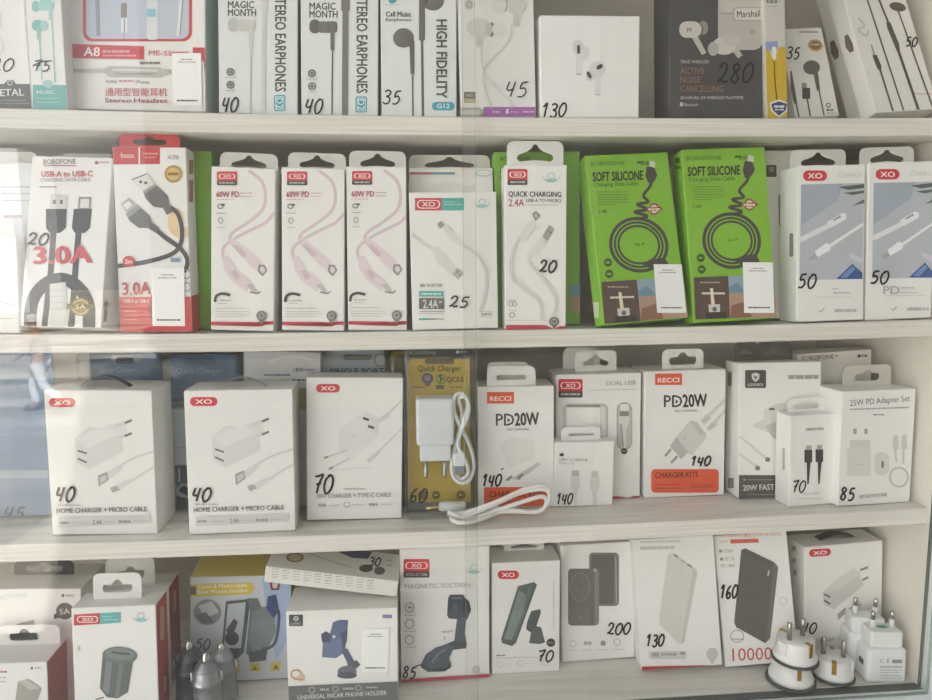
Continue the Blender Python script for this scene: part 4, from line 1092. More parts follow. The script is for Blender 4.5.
def pd20(dx, dy, sub):
    return [('brand_badge', [('R', 'dd5b38', 487 + dx, 392 + dy, 514 + dx, 403.5 + dy), ('T', 'f3e2da', 'RECCI', (490 + dx, 401 + dy), (511 + dx, 400.6 + dy), 4.6, .03)]),
            ('title_lettering', [('T', '3f3d3c', 'PD', (496 + dx, 425.5 + dy), (514 + dx, 425.5 + dy), 12, .02), ('P', '3f3d3c', [(507.5 + dx, 418 + dy), (510.5 + dx, 420 + dy), (507.5 + dx, 422.5 + dy)]), ('T', '35332f', '20W', (515 + dx, 425.5 + dy), (539 + dx, 424.5 + dy), 12.6, .05), ('T', '5d5b58', sub, (507 + dx, 430.6 + dy), (529 + dx, 430 + dy), 2.2, .02)])]


carton_box('charger_box', 'white PD20W box with price 140 behind the coiled white cable', 'box', 'C', (477, 386.5), (553.5, 386), (555, 508), (478, 507), dep=.045, d=None, tab=[(487, 366, 535.5, 386.5, 'slot', CARTON, .12, .64), (487, 362, 529, 386.5, 'none', CARTON, .45)],
           art=pd20(0, 0, 'FAST CHARGING') + [('printed_charger', [('P', 'e0dfdb', [(500, 445), (512, 436), (534, 440), (536, 458), (508, 468)]), ('P', 'c6c4c0', [(512, 478), (538, 462), (541, 464), (528, 474), (514, 480)]), ('P', '8f8d89', [(505, 480), (511, 475), (513, 477), (508, 481)]), ('P', '8f8d89', [(516, 478), (522, 473), (524, 475), (519, 480)])]),
                                              ('printed_band', [('R', 'dd5b38', 484, 487, 548, 506, 2), ('T', '6d3526', 'CHARGER KITS', (489, 497), (544, 496.5), 5.6, .035), ('G', '8f4630', 489, 500, 510, 1.2)]),
                                              ('handwritten_price', [('N', '140', 481.5, 474, 502, 486, 1.9), ('L', INK, 1.2, [(501, 470), (503.5, 468)])])])
carton_box('charger_box', 'white DUAL USB charger box with two cutouts behind the small cable box', 'box', 'C', (555.5, 374), (641, 373.5), (640.5, 498), (556.5, 500), dep=.045, d=None, tab=[(575, 350.5, 616.5, 374, 'euro', CARTON, .5, .62), (563, 347.5, 600, 374, 'none', CARTON, .9)],
           art=[('brand_badge', xo_badge(558.5, 379, 582.5, 397.5)),
                ('title_lettering', [('T', 'a19f9b', 'DUAL USB', (606.5, 385.3), (635.5, 384.5), 4.2, .02), ('G', 'cfcdc9', 589, 389.5, 637, 1.2, -1)]),
                ('cutout_window', [('R', 'b9b7b1', 563, 403.5, 608, 455, 6), ('R', 'c9c7c1', 564.5, 405, 606.5, 455, 5), ('R', 'aeaca6', 616.5, 402, 632, 450, 7.5), ('R', 'bebcb6', 617.8, 403.5, 630.8, 448.5, 6.5)]),
                ('visible_charger', [('R', 'e9e8e5', 566.5, 407, 600, 450, 2), ('R', '8f8d88', 567, 404.8, 600, 407.2, .8), ('R', 'dddbd7', 600.5, 407, 605, 442, 1), ('P', 'd6d4d0', [(618.5, 416), (629, 416), (629, 421), (626, 430), (626, 448), (622, 448), (622, 430), (618.5, 421)]), ('L', '9b9994', 1.4, [(621, 424), (623, 447)], 0), ('R', '8a8883', 619.5, 410.5, 628.5, 416), ('R', 'e3e1dd', 620, 404, 628.5, 411), ('E', '3f3d3b', 624, 451, 3.2, 3), ('G', 'bab8b4', 622.4, 450.4, 626, 1)]),
                ('printed_footer', [('P', 'c43c44', [(556, 496), (618, 496), (628, 498.5), (634, 495.5), (641, 495.5), (641, 500), (556, 502)])])])
carton_box('cable_box', 'small white USB-C cable box with price 140 in front of DUAL USB box', 'box', 'C', (554.5, 441.5), (614.3, 442.5), (613.3, 504.5), (553.5, 507.5), dep=.02, d=None, tab=(561, 427, 600.5, 442, 'slot', CARTON, .5, .66),
           art=[('brand_mark', [('E', '3a3837', 560.6, 454.6, 1.3, 1.6), ('E', '3a3837', 562.6, 454.6, 1.3, 1.6), ('E', '3a3837', 561.6, 455.2, 1.2, 1.3), ('L', '3a3837', .7, [(561.8, 452.6), (562.4, 451.6)], 0)]),
                ('title_lettering', [('T', '66645f', 'USB-C to Lightning', (559, 460.6), (587, 460.6), 2.9, .006), ('T', '8b8985', 'Cable (1 m)', (559, 464), (574, 464), 2.4)]),
                ('printed_cable', [('R', 'b3b1ad', 571.5, 470.5, 579, 476, .6), ('R', 'd3d2ce', 570.5, 476, 580, 489, 1.5), ('R', 'd3d2ce', 573, 488, 577.5, 497, 1), ('R', 'dad9d5', 574, 496, 577, 506), ('R', 'c0beba', 591.5, 471, 597.5, 477, .8), ('R', 'd3d2ce', 590, 477, 599, 490, 1.5), ('P', 'd3d2ce', [(592, 489), (597, 489), (596, 505), (593, 505)])]),
                ('handwritten_price', [('N', '140', 556, 493, 573, 504, 1.5)])])
carton_box('charger_box', 'white PD20W CHARGER KITS box with price 140 and orange lower panel', 'box', 'C', (642.5, 371), (727, 369.5), (723.5, 495.5), (645.5, 497.5), dep=.045, d=None, tab=(662, 349, 703.5, 370, 'bump', CARTON, .3, .66),
           art=pd20(168, -18.5, 'FAST CHARGING') + [('printed_charger', [('P', 'd0cfcb', [(676, 437), (690, 420), (697, 422), (706, 434), (706, 438), (692, 455), (679, 450)]), ('P', 'c3c1bd', [(690, 421), (697, 422), (706, 434), (700, 436)]), ('P', 'bab8b4', [(670, 446), (676, 437), (688, 452), (681, 459)]), ('L', 'a5a39f', 2.4, [(671, 449), (665, 456)], 0), ('L', 'a5a39f', 2.4, [(677, 456), (671, 463)], 0), ('L', 'aba9a5', 1, [(683, 440), (686, 436)], 0),
                                                                          ('P', 'c6c4c0', [(700, 420), (707, 414), (711, 418), (704, 425)]), ('L', 'd0cfcb', 4, [(708, 416), (727, 399)], 0), ('P', 'c6c4c0', [(706, 428), (713, 421), (717, 425), (709, 431)]), ('L', 'd0cfcb', 4, [(714, 423), (727, 410)], 0)]),
                                                    ('printed_band', [('R', 'dd5b38', 651, 469, 718.5, 492.5, 4), ('T', '6a2f1c', 'CHARGER KITS', (655, 477.8), (698, 476.8), 5.6, .035), ('G', '93482f', 655, 484, 681, 1), ('G', '93482f', 655, 487.5, 682, 1), ('T', '7d3a24', 'RCO-C05', (692, 488), (713, 487), 3.2, .01)]),
                                                    ('handwritten_price', [('N', '140', 690, 456, 711, 465.5, 2)])])
carton_box('charger_box', 'white 20W FAST charger box with dark shield badge and charcoal hang tabs', 'box', 'C', (738.5, 362.5), (821, 362), (820, 497), (738.5, 498), dep=.033, d=None, yaw=0, tab=[(734, 342, 758, 364, 'euro', '55534f', .7), (757, 342, 792, 363, 'euro', '55534f', .75)],
           art=[('brand_badge', [('R', '504e4b', 745, 370, 766, 388, 1.5), ('P', 'd3d1cc', [(751.5, 374), (755.5, 372.5), (759.5, 374), (759, 379), (755.5, 382), (752, 379)]), ('P', '504e4b', [(753, 375), (755.5, 377), (758, 375), (755.5, 380)]), ('T', 'd3d1cc', 'LDNIO', (748, 386), (763, 386), 2.8, .02)]),
                ('printed_charger', [('P', 'd3d2ce', [(753, 424), (764, 419), (764, 410), (775, 404), (788, 402), (790, 440), (772, 434), (754, 427)]), ('P', 'bfbdb9', [(765, 426), (780, 420), (788, 430), (786, 446), (772, 437)]), ('R', '7d5b4a', 769, 408, 774.5, 410), ('L', 'd3d2ce', 2.6, [(739, 436), (756, 450), (766, 458)], 0), ('L', 'd3d2ce', 2.6, [(739, 454), (750, 462), (758, 467)], 0), ('E', '7d7b77', 757.5, 468, 2.6, 2.4), ('E', '7d7b77', 767.5, 459.5, 2.6, 2.4)]),
                ('printed_band', [('R', '55534f', 738, 475, 822, 500), ('T', 'd6d4cf', '20W FAST', (743, 490.5), (774, 489.5), 5.6, .02), ('G', 'a5a39e', 742, 479, 746, 1.2), ('G', '8d8b86', 748, 479, 774, 1.2), ('G', '8d8b86', 748, 494, 776, .8)]),
                ('title_lettering', [('G', 'a5a39e', 788, 375, 818, 4)]), ('side_lettering', 'l', [('G', '8a887f', 728, 372, 732, 14), ('G', '8a887f', 728, 478, 734, 10)])])
carton_box('charger_box', 'pale box with brand lettering at the back, behind the 25W adapter set', 'box', 'C', (797, 354), (872, 349.5), (870, 490), (798, 494), dep=.03, d=.077, hb=1, col='dfddd6',
           art=[('title_lettering', [('T', '55524c', 'BOROFONE', (802, 361), (834, 358.5), 4.6, .01), ('E', '55524c', 836.5, 355.8, .9, .9), ('E', '4a4742', 859, 356, 1.8, 1.7), ('G', '6d6a63', 861.5, 354.5, 867, 2.4)])])
carton_box('charger_box', 'low tray box lying under the shelf board above the brand lettered box', 'box', 'C', (792, 344), (853, 338), (853, 346.4), (792, 350), dep=.02, d=.10, col='b9b5a9', hb=0, base=None) if 0 else None
carton_box('cable_box', 'small white box with two black cable plugs and price 70', 'box', 'C', (790, 416.5), (836, 413), (833.5, 504.5), (788.5, 506.5), dep=.024, d=None, yaw=4, tab=(787.5, 397.5, 826.5, 414, 'bump', CARTON, .75, .7),
           art=[('title_lettering', [('T', '66645f', 'SAMSUNG', (806, 431), (823.5, 430), 3, .02), ('T', 'a19f9b', 'USB-C to USB-C', (803, 495), (819, 494), 2.6, .005), ('G', 'c6c4c0', 798, 498, 822, 1)]),
                ('printed_cable', [('R', '3f3d3b', 804.3, 449.5, 812, 462.5, .8), ('R', 'aba9a4', 805.8, 445.5, 811.5, 450), ('P', '3f3d3b', [(806.5, 462), (810.5, 462), (808.6, 484), (807, 484)]), ('R', '3f3d3b', 815.3, 449, 823, 462, .8), ('R', 'aba9a4', 816.8, 445, 822, 449.5), ('P', '3f3d3b', [(817.5, 461), (821.5, 461), (819.4, 484), (818, 484)])]),
                ('handwritten_price', [('N', '70', 791.5, 480, 806, 492, 1.5)]), ('side_lettering', 'l', [('G', 'b3b1aa', 782.5, 448, 785, 22)])])
carton_box('charger_box', 'white 25W adapter set box with price 85 standing at the side wall', 'box', 'C', (843, 392.5), (915.5, 388), (911, 503), (836, 505.5), dep=.045, d=None, yaw=4, tab=(843, 365, 891, 388, 'bump', 'c6c3b9', .7, .5),
           art=[('title_lettering', [('T', '55534f', '25W PD Adapter Set', (850, 406), (910, 401), 6, .004), ('G', '97958f', 850, 408.6, 909, 1.4, -2), ('G', '77756f', 873, 414, 884, 1.3), ('T', '66645f', 'BOROFONE', (860, 498.5), (887, 496), 3.6, .012)]),
                ('printed_charger', [('R', 'a5a39f', 853, 428.5, 856.5, 434, 1), ('R', 'a5a39f', 864, 428.5, 867.5, 434, 1), ('R', 'd0cfca', 850, 440, 870, 448, 1), ('R', 'd6d5d0', 846.5, 448, 870.5, 476, 2), ('R', 'c3c1bd', 853, 464, 863, 464.8), ('R', 'd3d2cd', 874, 452, 889, 475.5, 7), ('R', '66645f', 881.2, 461, 883.5, 467.5), ('L', 'c9c7c2', 2, [(895, 450), (896, 462)], 0), ('L', 'c9c7c2', 2, [(903, 450), (903, 464)], 0), ('R', 'cccac5', 892.5, 435, 898, 450, 1.5), ('R', 'cccac5', 901, 434.5, 906.5, 449.5, 1.5),
                                     ('O', 'bdbbb6', 1.8, 898.5, 477, 9, 9.5)]),
                ('handwritten_price', [('N', '85', 839.5, 487, 855.5, 500, 2)])])

# loose bundled cable in front of the PD20W box
rt = empty('charging_cable', 'loose white bundled cable with silver jack lying before the PD20W box', 'cable', M=Matrix.Translation(on_shelf(480, 522, 'C')))
ri = rt.matrix_world.inverted()
cw = mat('e6e5e2', .4)


def sp(x, y, lift, dd=0.0):
    p = on_shelf(x, y, 'C', lift)
    return ri @ (p + Vector((0, dd, 0)))


bundle = [(448, 512), (470, 519), (500, 510), (525, 501), (542, 497), (547, 503), (540, 511), (520, 512), (500, 513), (476, 521), (458, 523), (452, 519), (466, 516), (492, 506), (520, 494), (540, 489), (549, 493), (548, 504), (536, 512), (510, 511), (488, 516), (470, 518), (455, 515), (470, 512), (496, 502), (524, 490), (541, 486.5), (550, 491)]
for nm, off in (('cable_loop', 0),):
    pts = []
    for i, (x, y) in enumerate(bundle):
        yg = 516 + (520 - x) * .06       # row on the shelf where this stretch lies
        base = on_shelf(x, max(yg, y + 1) + 4, 'C')
        z = at(x, y, base.y).z
        base.z = max(z, base.z + .0022)
        base.y += (i % 3) * .0012
        pts.append(ri @ base)
    tube_obj(nm, pts, .0021, cw, rt)
bt = on_shelf(494, 519, 'C')
bm_obj('cable_tie', lathe_bm([(.006, -.003), (.0066, -.0026), (.0066, .0026), (.006, .003)], 18), cw, rt, True).matrix_local = Matrix.Translation(ri @ (on_shelf(494, 517, 'C', .0)+Vector((0,0,.0075)))) @ Matrix.Rotation(1.35, 4, 'Y')
for (xa, ya, xb, yb, col, r, nm) in ((426, 508.5, 440, 506.5, 'b9a57a', .0028, 'audio_jack'), (439, 506.5, 466, 506, 'dedddb', .0048, 'plug_sleeve'), (447, 514, 462, 513, 'd6d5d3', .0042, 'plug_sleeve')):
    A_, B_ = on_shelf(xa, 517, 'C'), on_shelf(xb, 517, 'C')
    za, zb = max(at(xa, ya, A_.y).z, A_.z + r), max(at(xb, yb, B_.y).z, B_.z + r)
    A_.z, B_.z = za, zb
    bm_obj(nm, tube_bm([ri @ A_, ri @ A_.lerp(B_, .1), ri @ A_.lerp(B_, .9), ri @ B_], [r * .7, r, r, r * .7], 14), mat(col, .35, .02, 1.0 if 'jack' in nm else 0), rt, True)
# ================================================================== bottom shelf
carton_box('phone_holder_box', 'white accessory box with charcoal hang tab at the back of the bottom shelf end', 'box', 'D', (-30, 590), (82, 588), (80, 720), (-28, 724), dep=.06, d=.035, hb=1, tab=(14, 560.5, 74, 581, 'bump', '454342', .55, .62),
           art=[('title_lettering', [('T', 'b9c9c8', 'BOROFONE', (-10, 601), (27, 597), 5), ('E', '6b6966', 63, 595.5, 1.6, 1.6), ('G', 'a19f9b', 66, 594.5, 74, 1.8)]),
                ('gold_seal', [('E', '66625e', 65, 611, 9, 8.4), ('P', '66625e', [(54, 614), (78, 608), (78, 613), (54, 619)]), ('T', 'cfcbc4', '5A', (60, 614.5), (70, 613.5), 5.6, .02)]),
                ('printed_picture', [('P', '5a5a5a', [(10, 627), (20, 623), (34, 620), (38, 640), (10, 640)])])])
carton_box('car_charger_box', 'low white box with brown side and grey charger picture at the shelf corner', 'box', 'D', (-30, 664), (47, 662), (50, 735), (-28, 740), dep=.045, d=None, side='b58f80', tab=(-22, 625.5, 60, 648, 'bump', CARTON, .7, .42),
           art=[('title_lettering', [('G', 'b0494c', -10, 671, 7, 1.6), ('G', '9b9894', -10, 677, 6, 1), ('G', '9b9894', -10, 681, 6, 1), ('E', '6b6966', 32, 668, 1.4, 1.4), ('G', 'a19f9b', 35, 667, 41, 1.4)]), ('printed_charger', [('P', 'a39f98', [(18, 681), (28, 679), (42, 688), (36, 704), (15, 704)]), ('P', 'b9b5ae', [(18, 681), (28, 679), (40, 688), (30, 690)])])])
carton_box('car_charger_box', 'red-sided twin box hidden behind the dark car charger box, tab and top showing', 'box', 'D', (92, 592), (169, 586), (172, 700), (94, 702), dep=.036, d=.066, hb=1, side='b8463f', tab=(106, 558, 155, 590, 'bump', CARTON, .3, .56),
           art=[('side_window', 'r', [('R', 'cf938c', 173, 590, 176, 612, 1.5)])])
carton_box('car_charger_box', 'white box with red side, dark car charger picture and teal and red brand label', 'box', 'D', (71.5, 609), (156, 606), (160, 730), (75, 736), dep=.032, d=.03, side='b8463f', tab=(93, 573, 141.5, 598, 'bump', CARTON, .55, .62),
           art=[('brand_badge', [('P', 'c8404a', [(74, 614.5), (100, 613), (100, 624), (74, 625.5)]), ('P', 'f0ebe7', rrect(77, 616, 98, 622.5, 3)), ('P', 'c8404a', rrect(78, 616.8, 97, 621.8, 2.4)), ('T', 'f3ece8', 'XO', (82, 621.3), (93, 621), 3.6, .02), ('P', '62b0b0', [(100, 613), (121, 612), (121, 622.5), (100, 624)]), ('G', 'a9d6d4', 103, 616, 112, .9), ('G', 'a9d6d4', 103, 619, 118, .9)] + wave_mark(141, 616.5, 17)),
                ('printed_charger', [('P', '5f6462', [(103, 652), (134, 655), (128, 692), (118, 698), (107, 697), (100, 688)]), ('P', '7d8381', [(107, 655), (113, 656), (109, 694), (103, 690)]), ('P', '757b79', [(120, 657), (125, 657), (119, 696), (115, 697)]), ('E', '6b706e', 120, 655, 17.5, 8.5, 4), ('E', '7d8280', 120, 653.5, 15, 6.4, 4), ('P', '4b4f4e', [(112, 651), (130, 653), (130, 655), (112, 653)])]),
                ('title_lettering', [('G', 'c6c4c0', 78, 645, 80, 6)]), ('handwritten_price', [('L', INK, 1.2, [(96, 699), (104, 697)], 0)]), ('side_window', 'r', [('R', 'cf938c', 160, 606, 164, 640, 2), ('R', 'd9b5ae', 164, 676, 166, 692, 1)])])

carton_box('phone_holder_box', 'bike mount box with yellow top and yellow ribbon lettering', 'box', 'D', (188.5, 577), (294, 575.5), (287, 677), (191, 684), dep=.055, d=.052, top='d9c65a', side='c9b95a', col='c9cdd2', stilt=4, sd=.01,
           art=[('printed_ribbon', [('P', 'd2bd4a', [(190, 584), (252, 582), (255, 589), (250, 594), (190, 597)]), ('P', '6d6048', [(190, 586), (196, 586), (196, 595), (190, 595)]), ('T', 'f3efdc', 'Cycle & Motorcycle', (198, 588.6), (247, 586.6), 4, .012), ('T', 'f3efdc', 'Bike Mount Holder', (198, 594), (248, 592), 4, .012)]),
                ('printed_photo', [('P', 'a7b9d6', [(262, 578), (294, 576), (288, 640), (276, 660), (268, 620)]), ('E', '8a8f92', 207.5, 612, 14, 13), ('P', 'c3c8ca', [(198, 606), (212, 601), (219, 612), (206, 618)]), ('P', '6a6f72', [(196, 615), (206, 612), (214, 622), (203, 624)]), ('P', '8f4a5a', [(269, 580), (281, 580), (279, 590), (271, 590)]), ('P', 'd3c4ca', [(272, 583), (278, 583), (277, 588), (273, 588)])]),
                ('printed_holder', [('P', '555b60', [(226, 601), (247, 599), (250, 604), (244, 652), (238, 658), (221, 656)]), ('P', 'b9c0c6', [(228, 604), (246, 602), (241, 648), (224, 648)]), ('E', '4a4344', 232, 638, 7, 7), ('P', '4f4a4a', [(226, 630), (234, 618), (238, 622), (234, 632), (228, 634)]), ('P', '6d7376', [(247, 598), (258, 598), (262, 608), (258, 650), (246, 654), (250, 610)]), ('P', '7f8688', [(252, 612), (264, 606), (274, 610), (276, 632), (268, 648), (254, 652), (248, 640)]), ('P', '3f4f7d', [(268, 596), (276, 594), (279, 610), (274, 618), (266, 608)]),
                                    ('L', '555b60', 3, [(274, 606), (279, 614), (276, 640), (268, 648), (262, 648)]), ('P', '555b60', [(248, 652), (268, 648), (266, 660), (250, 662)])]),
                ('printed_icons', [('P', 'd2bd4a', [(230, 664), (240, 664), (240, 672), (230, 672)]), ('P', 'd2bd4a', [(250, 663), (260, 663), (260, 671), (250, 671)]), ('P', 'd2bd4a', [(271, 662), (281, 661), (280, 670), (270, 671)]), ('P', '8a7a2c', [(273, 669), (276, 664), (279, 668)]), ('P', '8a7a2c', [(252, 670), (255, 665), (258, 670)])]),
                ('handwritten_price', [('N', '50', 196, 638, 211, 649, 1.3, '55565a')])])
carton_box('phone_holder_box', 'white UNIVERSAL holder box with grey bottom band and blank code sticker', 'box', 'D', (286, 611.5), (397.5, 607.5), (399, 703), (288, 708), dep=.05, d=None, col='eceae6',
           art=[('brand_badge', [('R', '4d5050', 289, 614.5, 303, 626, .8), ('E', 'c3c8c8', 296, 618.5, 2.6, 2.4), ('P', '4d5050', [(294.8, 617.5), (297.2, 617.5), (296, 620.5)]), ('T', 'c3c8c8', 'LDNIO', (290.5, 624.6), (301.5, 624.4), 2, .01), ('R', '7f86a8', 382.5, 614.5, 392, 618)]),
                ('printed_holder', [('P', '5a6688', [(330, 634), (333, 622), (340, 619.5), (348, 620), (347, 640), (338, 648), (328, 642)]), ('P', '6d789a', [(323, 640), (346, 638), (345, 652), (336, 658), (322, 657)]), ('P', '454d66', [(321, 634), (326, 631), (331, 634), (330, 642), (322, 642)]), ('P', '454d66', [(341, 632), (347, 630), (347, 640), (343, 652)]), ('E', 'cfd6e6', 334, 636.5, 1.6, 1.6), ('P', '566073', [(341, 650), (347, 648), (356, 664), (350, 668)]), ('P', '5b5f66', [(347, 663), (357, 660), (360, 664), (357, 668), (349, 669)]), ('E', '6d7076', 347, 671.5, 9.5, 6), ('E', '55585e', 347, 675, 10, 3.4), ('L', '55585e', 2, [(354, 663), (360, 664.5)], 0)]),
                ('gold_seal', [('O', 'c9a57a', 1.6, 296, 674, 5, 4.2), ('E', 'd9c0a0', 301, 677.5, 4, 3.4), ('G', 'b08a60', 294, 678.5, 303, 1)]),
                ('price_sticker', sticker(362, 628.5, 389, 672, -.6)),
                ('printed_band', [('P', '6f706e', [(287, 686), (399, 681), (401, 712), (287, 712)]), ('O', 'b9bab8', .9, 312, 689.5, 3, 2.6), ('G', 'b9bab8', 320, 688, 329, 2), ('O', 'b9bab8', .9, 335.5, 688.5, 2.8, 2.4), ('G', 'b9bab8', 343, 687, 354, 2), ('O', 'b9bab8', .9, 358.5, 687.3, 2.8, 2.4), ('G', 'b9bab8', 366, 686, 378, 1.6), ('T', 'e3e3e0', 'UNIVERSAL INCAR PHONE HOLDER', (298, 699), (387, 694), 4.4, .014)])])
carton_box('phone_holder_box', 'white MAGNETIC SUCTION holder box with price 85 and red bottom line', 'box', 'D', (400, 549), (489.5, 545.5), (490, 676.5), (400.5, 683), dep=.035, d=None, stilt=3,
           art=[('brand_badge', xo_badge(403.5, 559, 429.5, 577.5, 'XO-C106') + wave_mark(474, 568.5, 17)),
                ('title_lettering', [('T', 'b3b0ab', 'MAGNETIC SUCTION', (405, 588.5), (470, 587), 4.6, .014)]),
                ('printed_holder', [('P', '4b5058', [(448, 598), (450, 594.5), (463, 594.5), (465, 598), (462, 617), (459, 619), (449, 618.5), (447, 615)]), ('P', '6b727c', [(451, 596.5), (462, 596.5), (461.5, 599), (451, 599)]), ('P', '5f656e', [(453, 604), (458, 604), (457.5, 610), (452.5, 610)]), ('P', '3b3f46', [(464, 597), (469, 601), (471, 610), (467, 620), (462, 618)]), ('P', '515862', [(457, 618), (466, 617), (465, 634), (467, 645), (462, 648), (454, 642)]), ('P', '454a52', [(455, 640), (467, 642), (466, 648), (450, 650), (440, 656), (436, 648)]),
                                    ('P', '565c66', [(421, 664), (426, 654), (436, 647), (448, 644), (455, 646), (449, 658), (451, 664), (444, 670), (428, 671)]), ('P', '3f444c', [(421, 663), (430, 668), (446, 667), (451, 662), (451, 667), (445, 671), (428, 671.5), (421, 667)]), ('L', '7d8591', 1.4, [(432, 662), (440, 652), (446, 649)])]),
                ('printed_icons', [('O', 'a5a29d', 1, 409.5, 607, 4.4, 4.6), ('O', 'a5a29d', 1, 409.5, 623.5, 4.4, 4.6), ('O', 'a5a29d', 1, 409.5, 639.5, 4.2, 4.4), ('G', '8f8c87', 408, 606, 411.5, 2), ('G', 'b3b0ab', 404, 614.5, 416, .9), ('G', 'b3b0ab', 404, 630.5, 416, .9), ('G', 'b3b0ab', 405, 646, 415, .9), ('G', '8f8c87', 442, 631, 449, 1), ('L', '8f8c87', .8, [(449, 631), (453, 630)], 0), ('L', '8f8c87', .8, [(444.5, 636), (444.5, 640)], 0), ('E', 'c3c0ba', 476, 669, 4, 4.4)]),
                ('printed_footer', [('P', 'b8404a', [(400, 679), (490, 673.3), (490, 676.6), (400, 683)])]),
                ('handwritten_price', [('N', '85', 402.5, 665.5, 417, 677.5, 1.7), ('L', INK, 1.2, [(416, 665.5), (422, 664)])])])
carton_box('phone_holder_box', 'white mount box with phone picture and price 70 beside the power bank pair box', 'box', 'D', (491, 562.5), (560.5, 561), (559.5, 670.5), (492, 675), dep=.04, d=None, tab=(503.5, 541.5, 544, 561, 'euro', CARTON, .75, .66), yaw=0,
           art=[('brand_badge', xo_pill(497.5, 570.5, 519, 579)),
                ('printed_holder', [('P', '5b625f', [(518, 586), (534, 582), (537, 584.5), (516, 643), (512, 646), (502, 643), (501, 639)]), ('P', '7f8784', [(519, 590), (526, 594), (525, 612), (512, 640), (504, 639)]), ('P', '6b726f', [(528, 586), (534, 584.5), (516, 636), (512, 638), (524, 610)]), ('P', '4f5452', [(527, 622), (531, 611), (540, 609), (541, 612), (535, 630), (530, 632), (526, 629)]), ('P', '5b605e', [(531, 632), (536, 626), (541, 627), (545, 642), (540, 644), (529, 643)]), ('E', '3d3b39', 550.8, 642.5, 4.4, 4.2), ('G', '9a9894', 548, 641.6, 553.5, 1.4)]),
                ('title_lettering', [('G', '77746f', 496.5, 654.5, 506, 1.4), ('R', 'c9a19d', 496.5, 657.4, 512, 658), ('G', 'c3c0ba', 513, 656.5, 540, .9), ('O', 'd0cdc7', .8, 500, 664, 3, 2.6), ('G', 'd0cdc7', 504, 663.5, 510, .8), ('O', 'd0cdc7', .8, 520, 663, 3, 2.6), ('G', 'd0cdc7', 524, 662.5, 530, .8), ('O', 'd0cdc7', .8, 545, 662, 3, 2.6), ('G', 'd0cdc7', 553, 580, 554, 50)]),
                ('handwritten_price', [('N', '70', 537, 649.5, 554, 661, 1.8)])])
carton_box('power_bank_box', 'white box with two grey power banks pictured and price 200', 'box', 'D', (560.5, 546), (634.5, 541), (635.5, 657.5), (561.5, 662), dep=.03, d=None, stilt=3,
           art=[('printed_power_banks', [('R', '7d7974', 589, 552.5, 619, 606, 4), ('R', '67635f', 591, 554.5, 614, 604, 3.5), ('L', 'a9a59f', 1, [(615.5, 556), (616.5, 603)], 0), ('R', '87837d', 568, 568.5, 599, 625.5, 4), ('R', '6f6b66', 568, 568.5, 594.5, 625.5, 4), ('O', '85817b', .9, 580, 587, 9.5, 14), ('E', '55514d', 580, 586, 1, 1), ('G', '8f8b85', 578, 617, 582, 1), ('E', 'b9b5ae', 595, 570, 1.5, 1.5)]),
                ('printed_icons', [('O', 'c3c0ba', .8, 573, 643.5, 3, 3.2), ('E', 'b3b0aa', 585.5, 643, 2, 2), ('E', 'b3b0aa', 589.5, 643, 2, 2), ('E', '8f8c86', 603, 643, 2.6, 2.6), ('O', 'bab7b1', .9, 617, 642, 3.2, 3.2), ('G', 'c3c0ba', 568, 649.5, 578, .8), ('G', 'c3c0ba', 582, 649.2, 593, .8), ('G', 'c3c0ba', 597, 649, 608, .8), ('G', 'c3c0ba', 612, 648.6, 624, .8)]),
                ('handwritten_price', [('N', '200', 607, 622.5, 631, 634, 1.8)])])
carton_box('power_bank_box', 'white box with pale power bank picture, red bottom edge and price 130', 'box', 'D', (633.5, 539), (710.5, 535), (726, 666.5), (639.5, 669.5), dep=.03, d=None, lean=3, stilt=8,
           art=[('printed_power_bank', [('P', 'd3d0ca', [(668, 554), (673, 552.5), (696, 569), (697, 574), (683, 643), (679, 644), (659, 624), (659, 619)]), ('P', 'c6c3bd', [(693, 570), (697.5, 572), (684, 643), (681, 643)]), ('L', '77736e', 1.4, [(674, 554.5), (678, 557)], 0), ('L', 'b3b0aa', 1.4, [(681, 560), (685, 562.5)], 0), ('L', '77736e', 1.4, [(687, 564), (692, 567)], 0), ('L', 'dddad4', .8, [(672, 560), (692, 574)], 0)]),
                ('title_lettering', [('G', 'c9c6c0', 640, 541, 680, 2, -1), ('G', 'c3c0ba', 640, 546.5, 674, 3, -.6), ('R', 'cfccc6', 649, 651, 686, 659, 1), ('G', 'a5a29c', 652, 652.5, 659, 4), ('G', 'a5a29c', 661, 653, 677, 2.4), ('G', 'a5a29c', 680, 651.5, 685, 3), ('E', 'c6c3bd', 712, 653.5, 6, 6), ('P', 'c6c3bd', [(707, 657), (717, 657), (712, 664)])]),
                ('printed_footer', [('P', 'b83c46', [(639, 666.5), (703, 665), (712, 667.8), (718, 664.6), (727, 664), (727, 669), (639, 671)])]),
                ('handwritten_price', [('N', '130', 645.5, 634, 664.5, 646, 1.9)])])
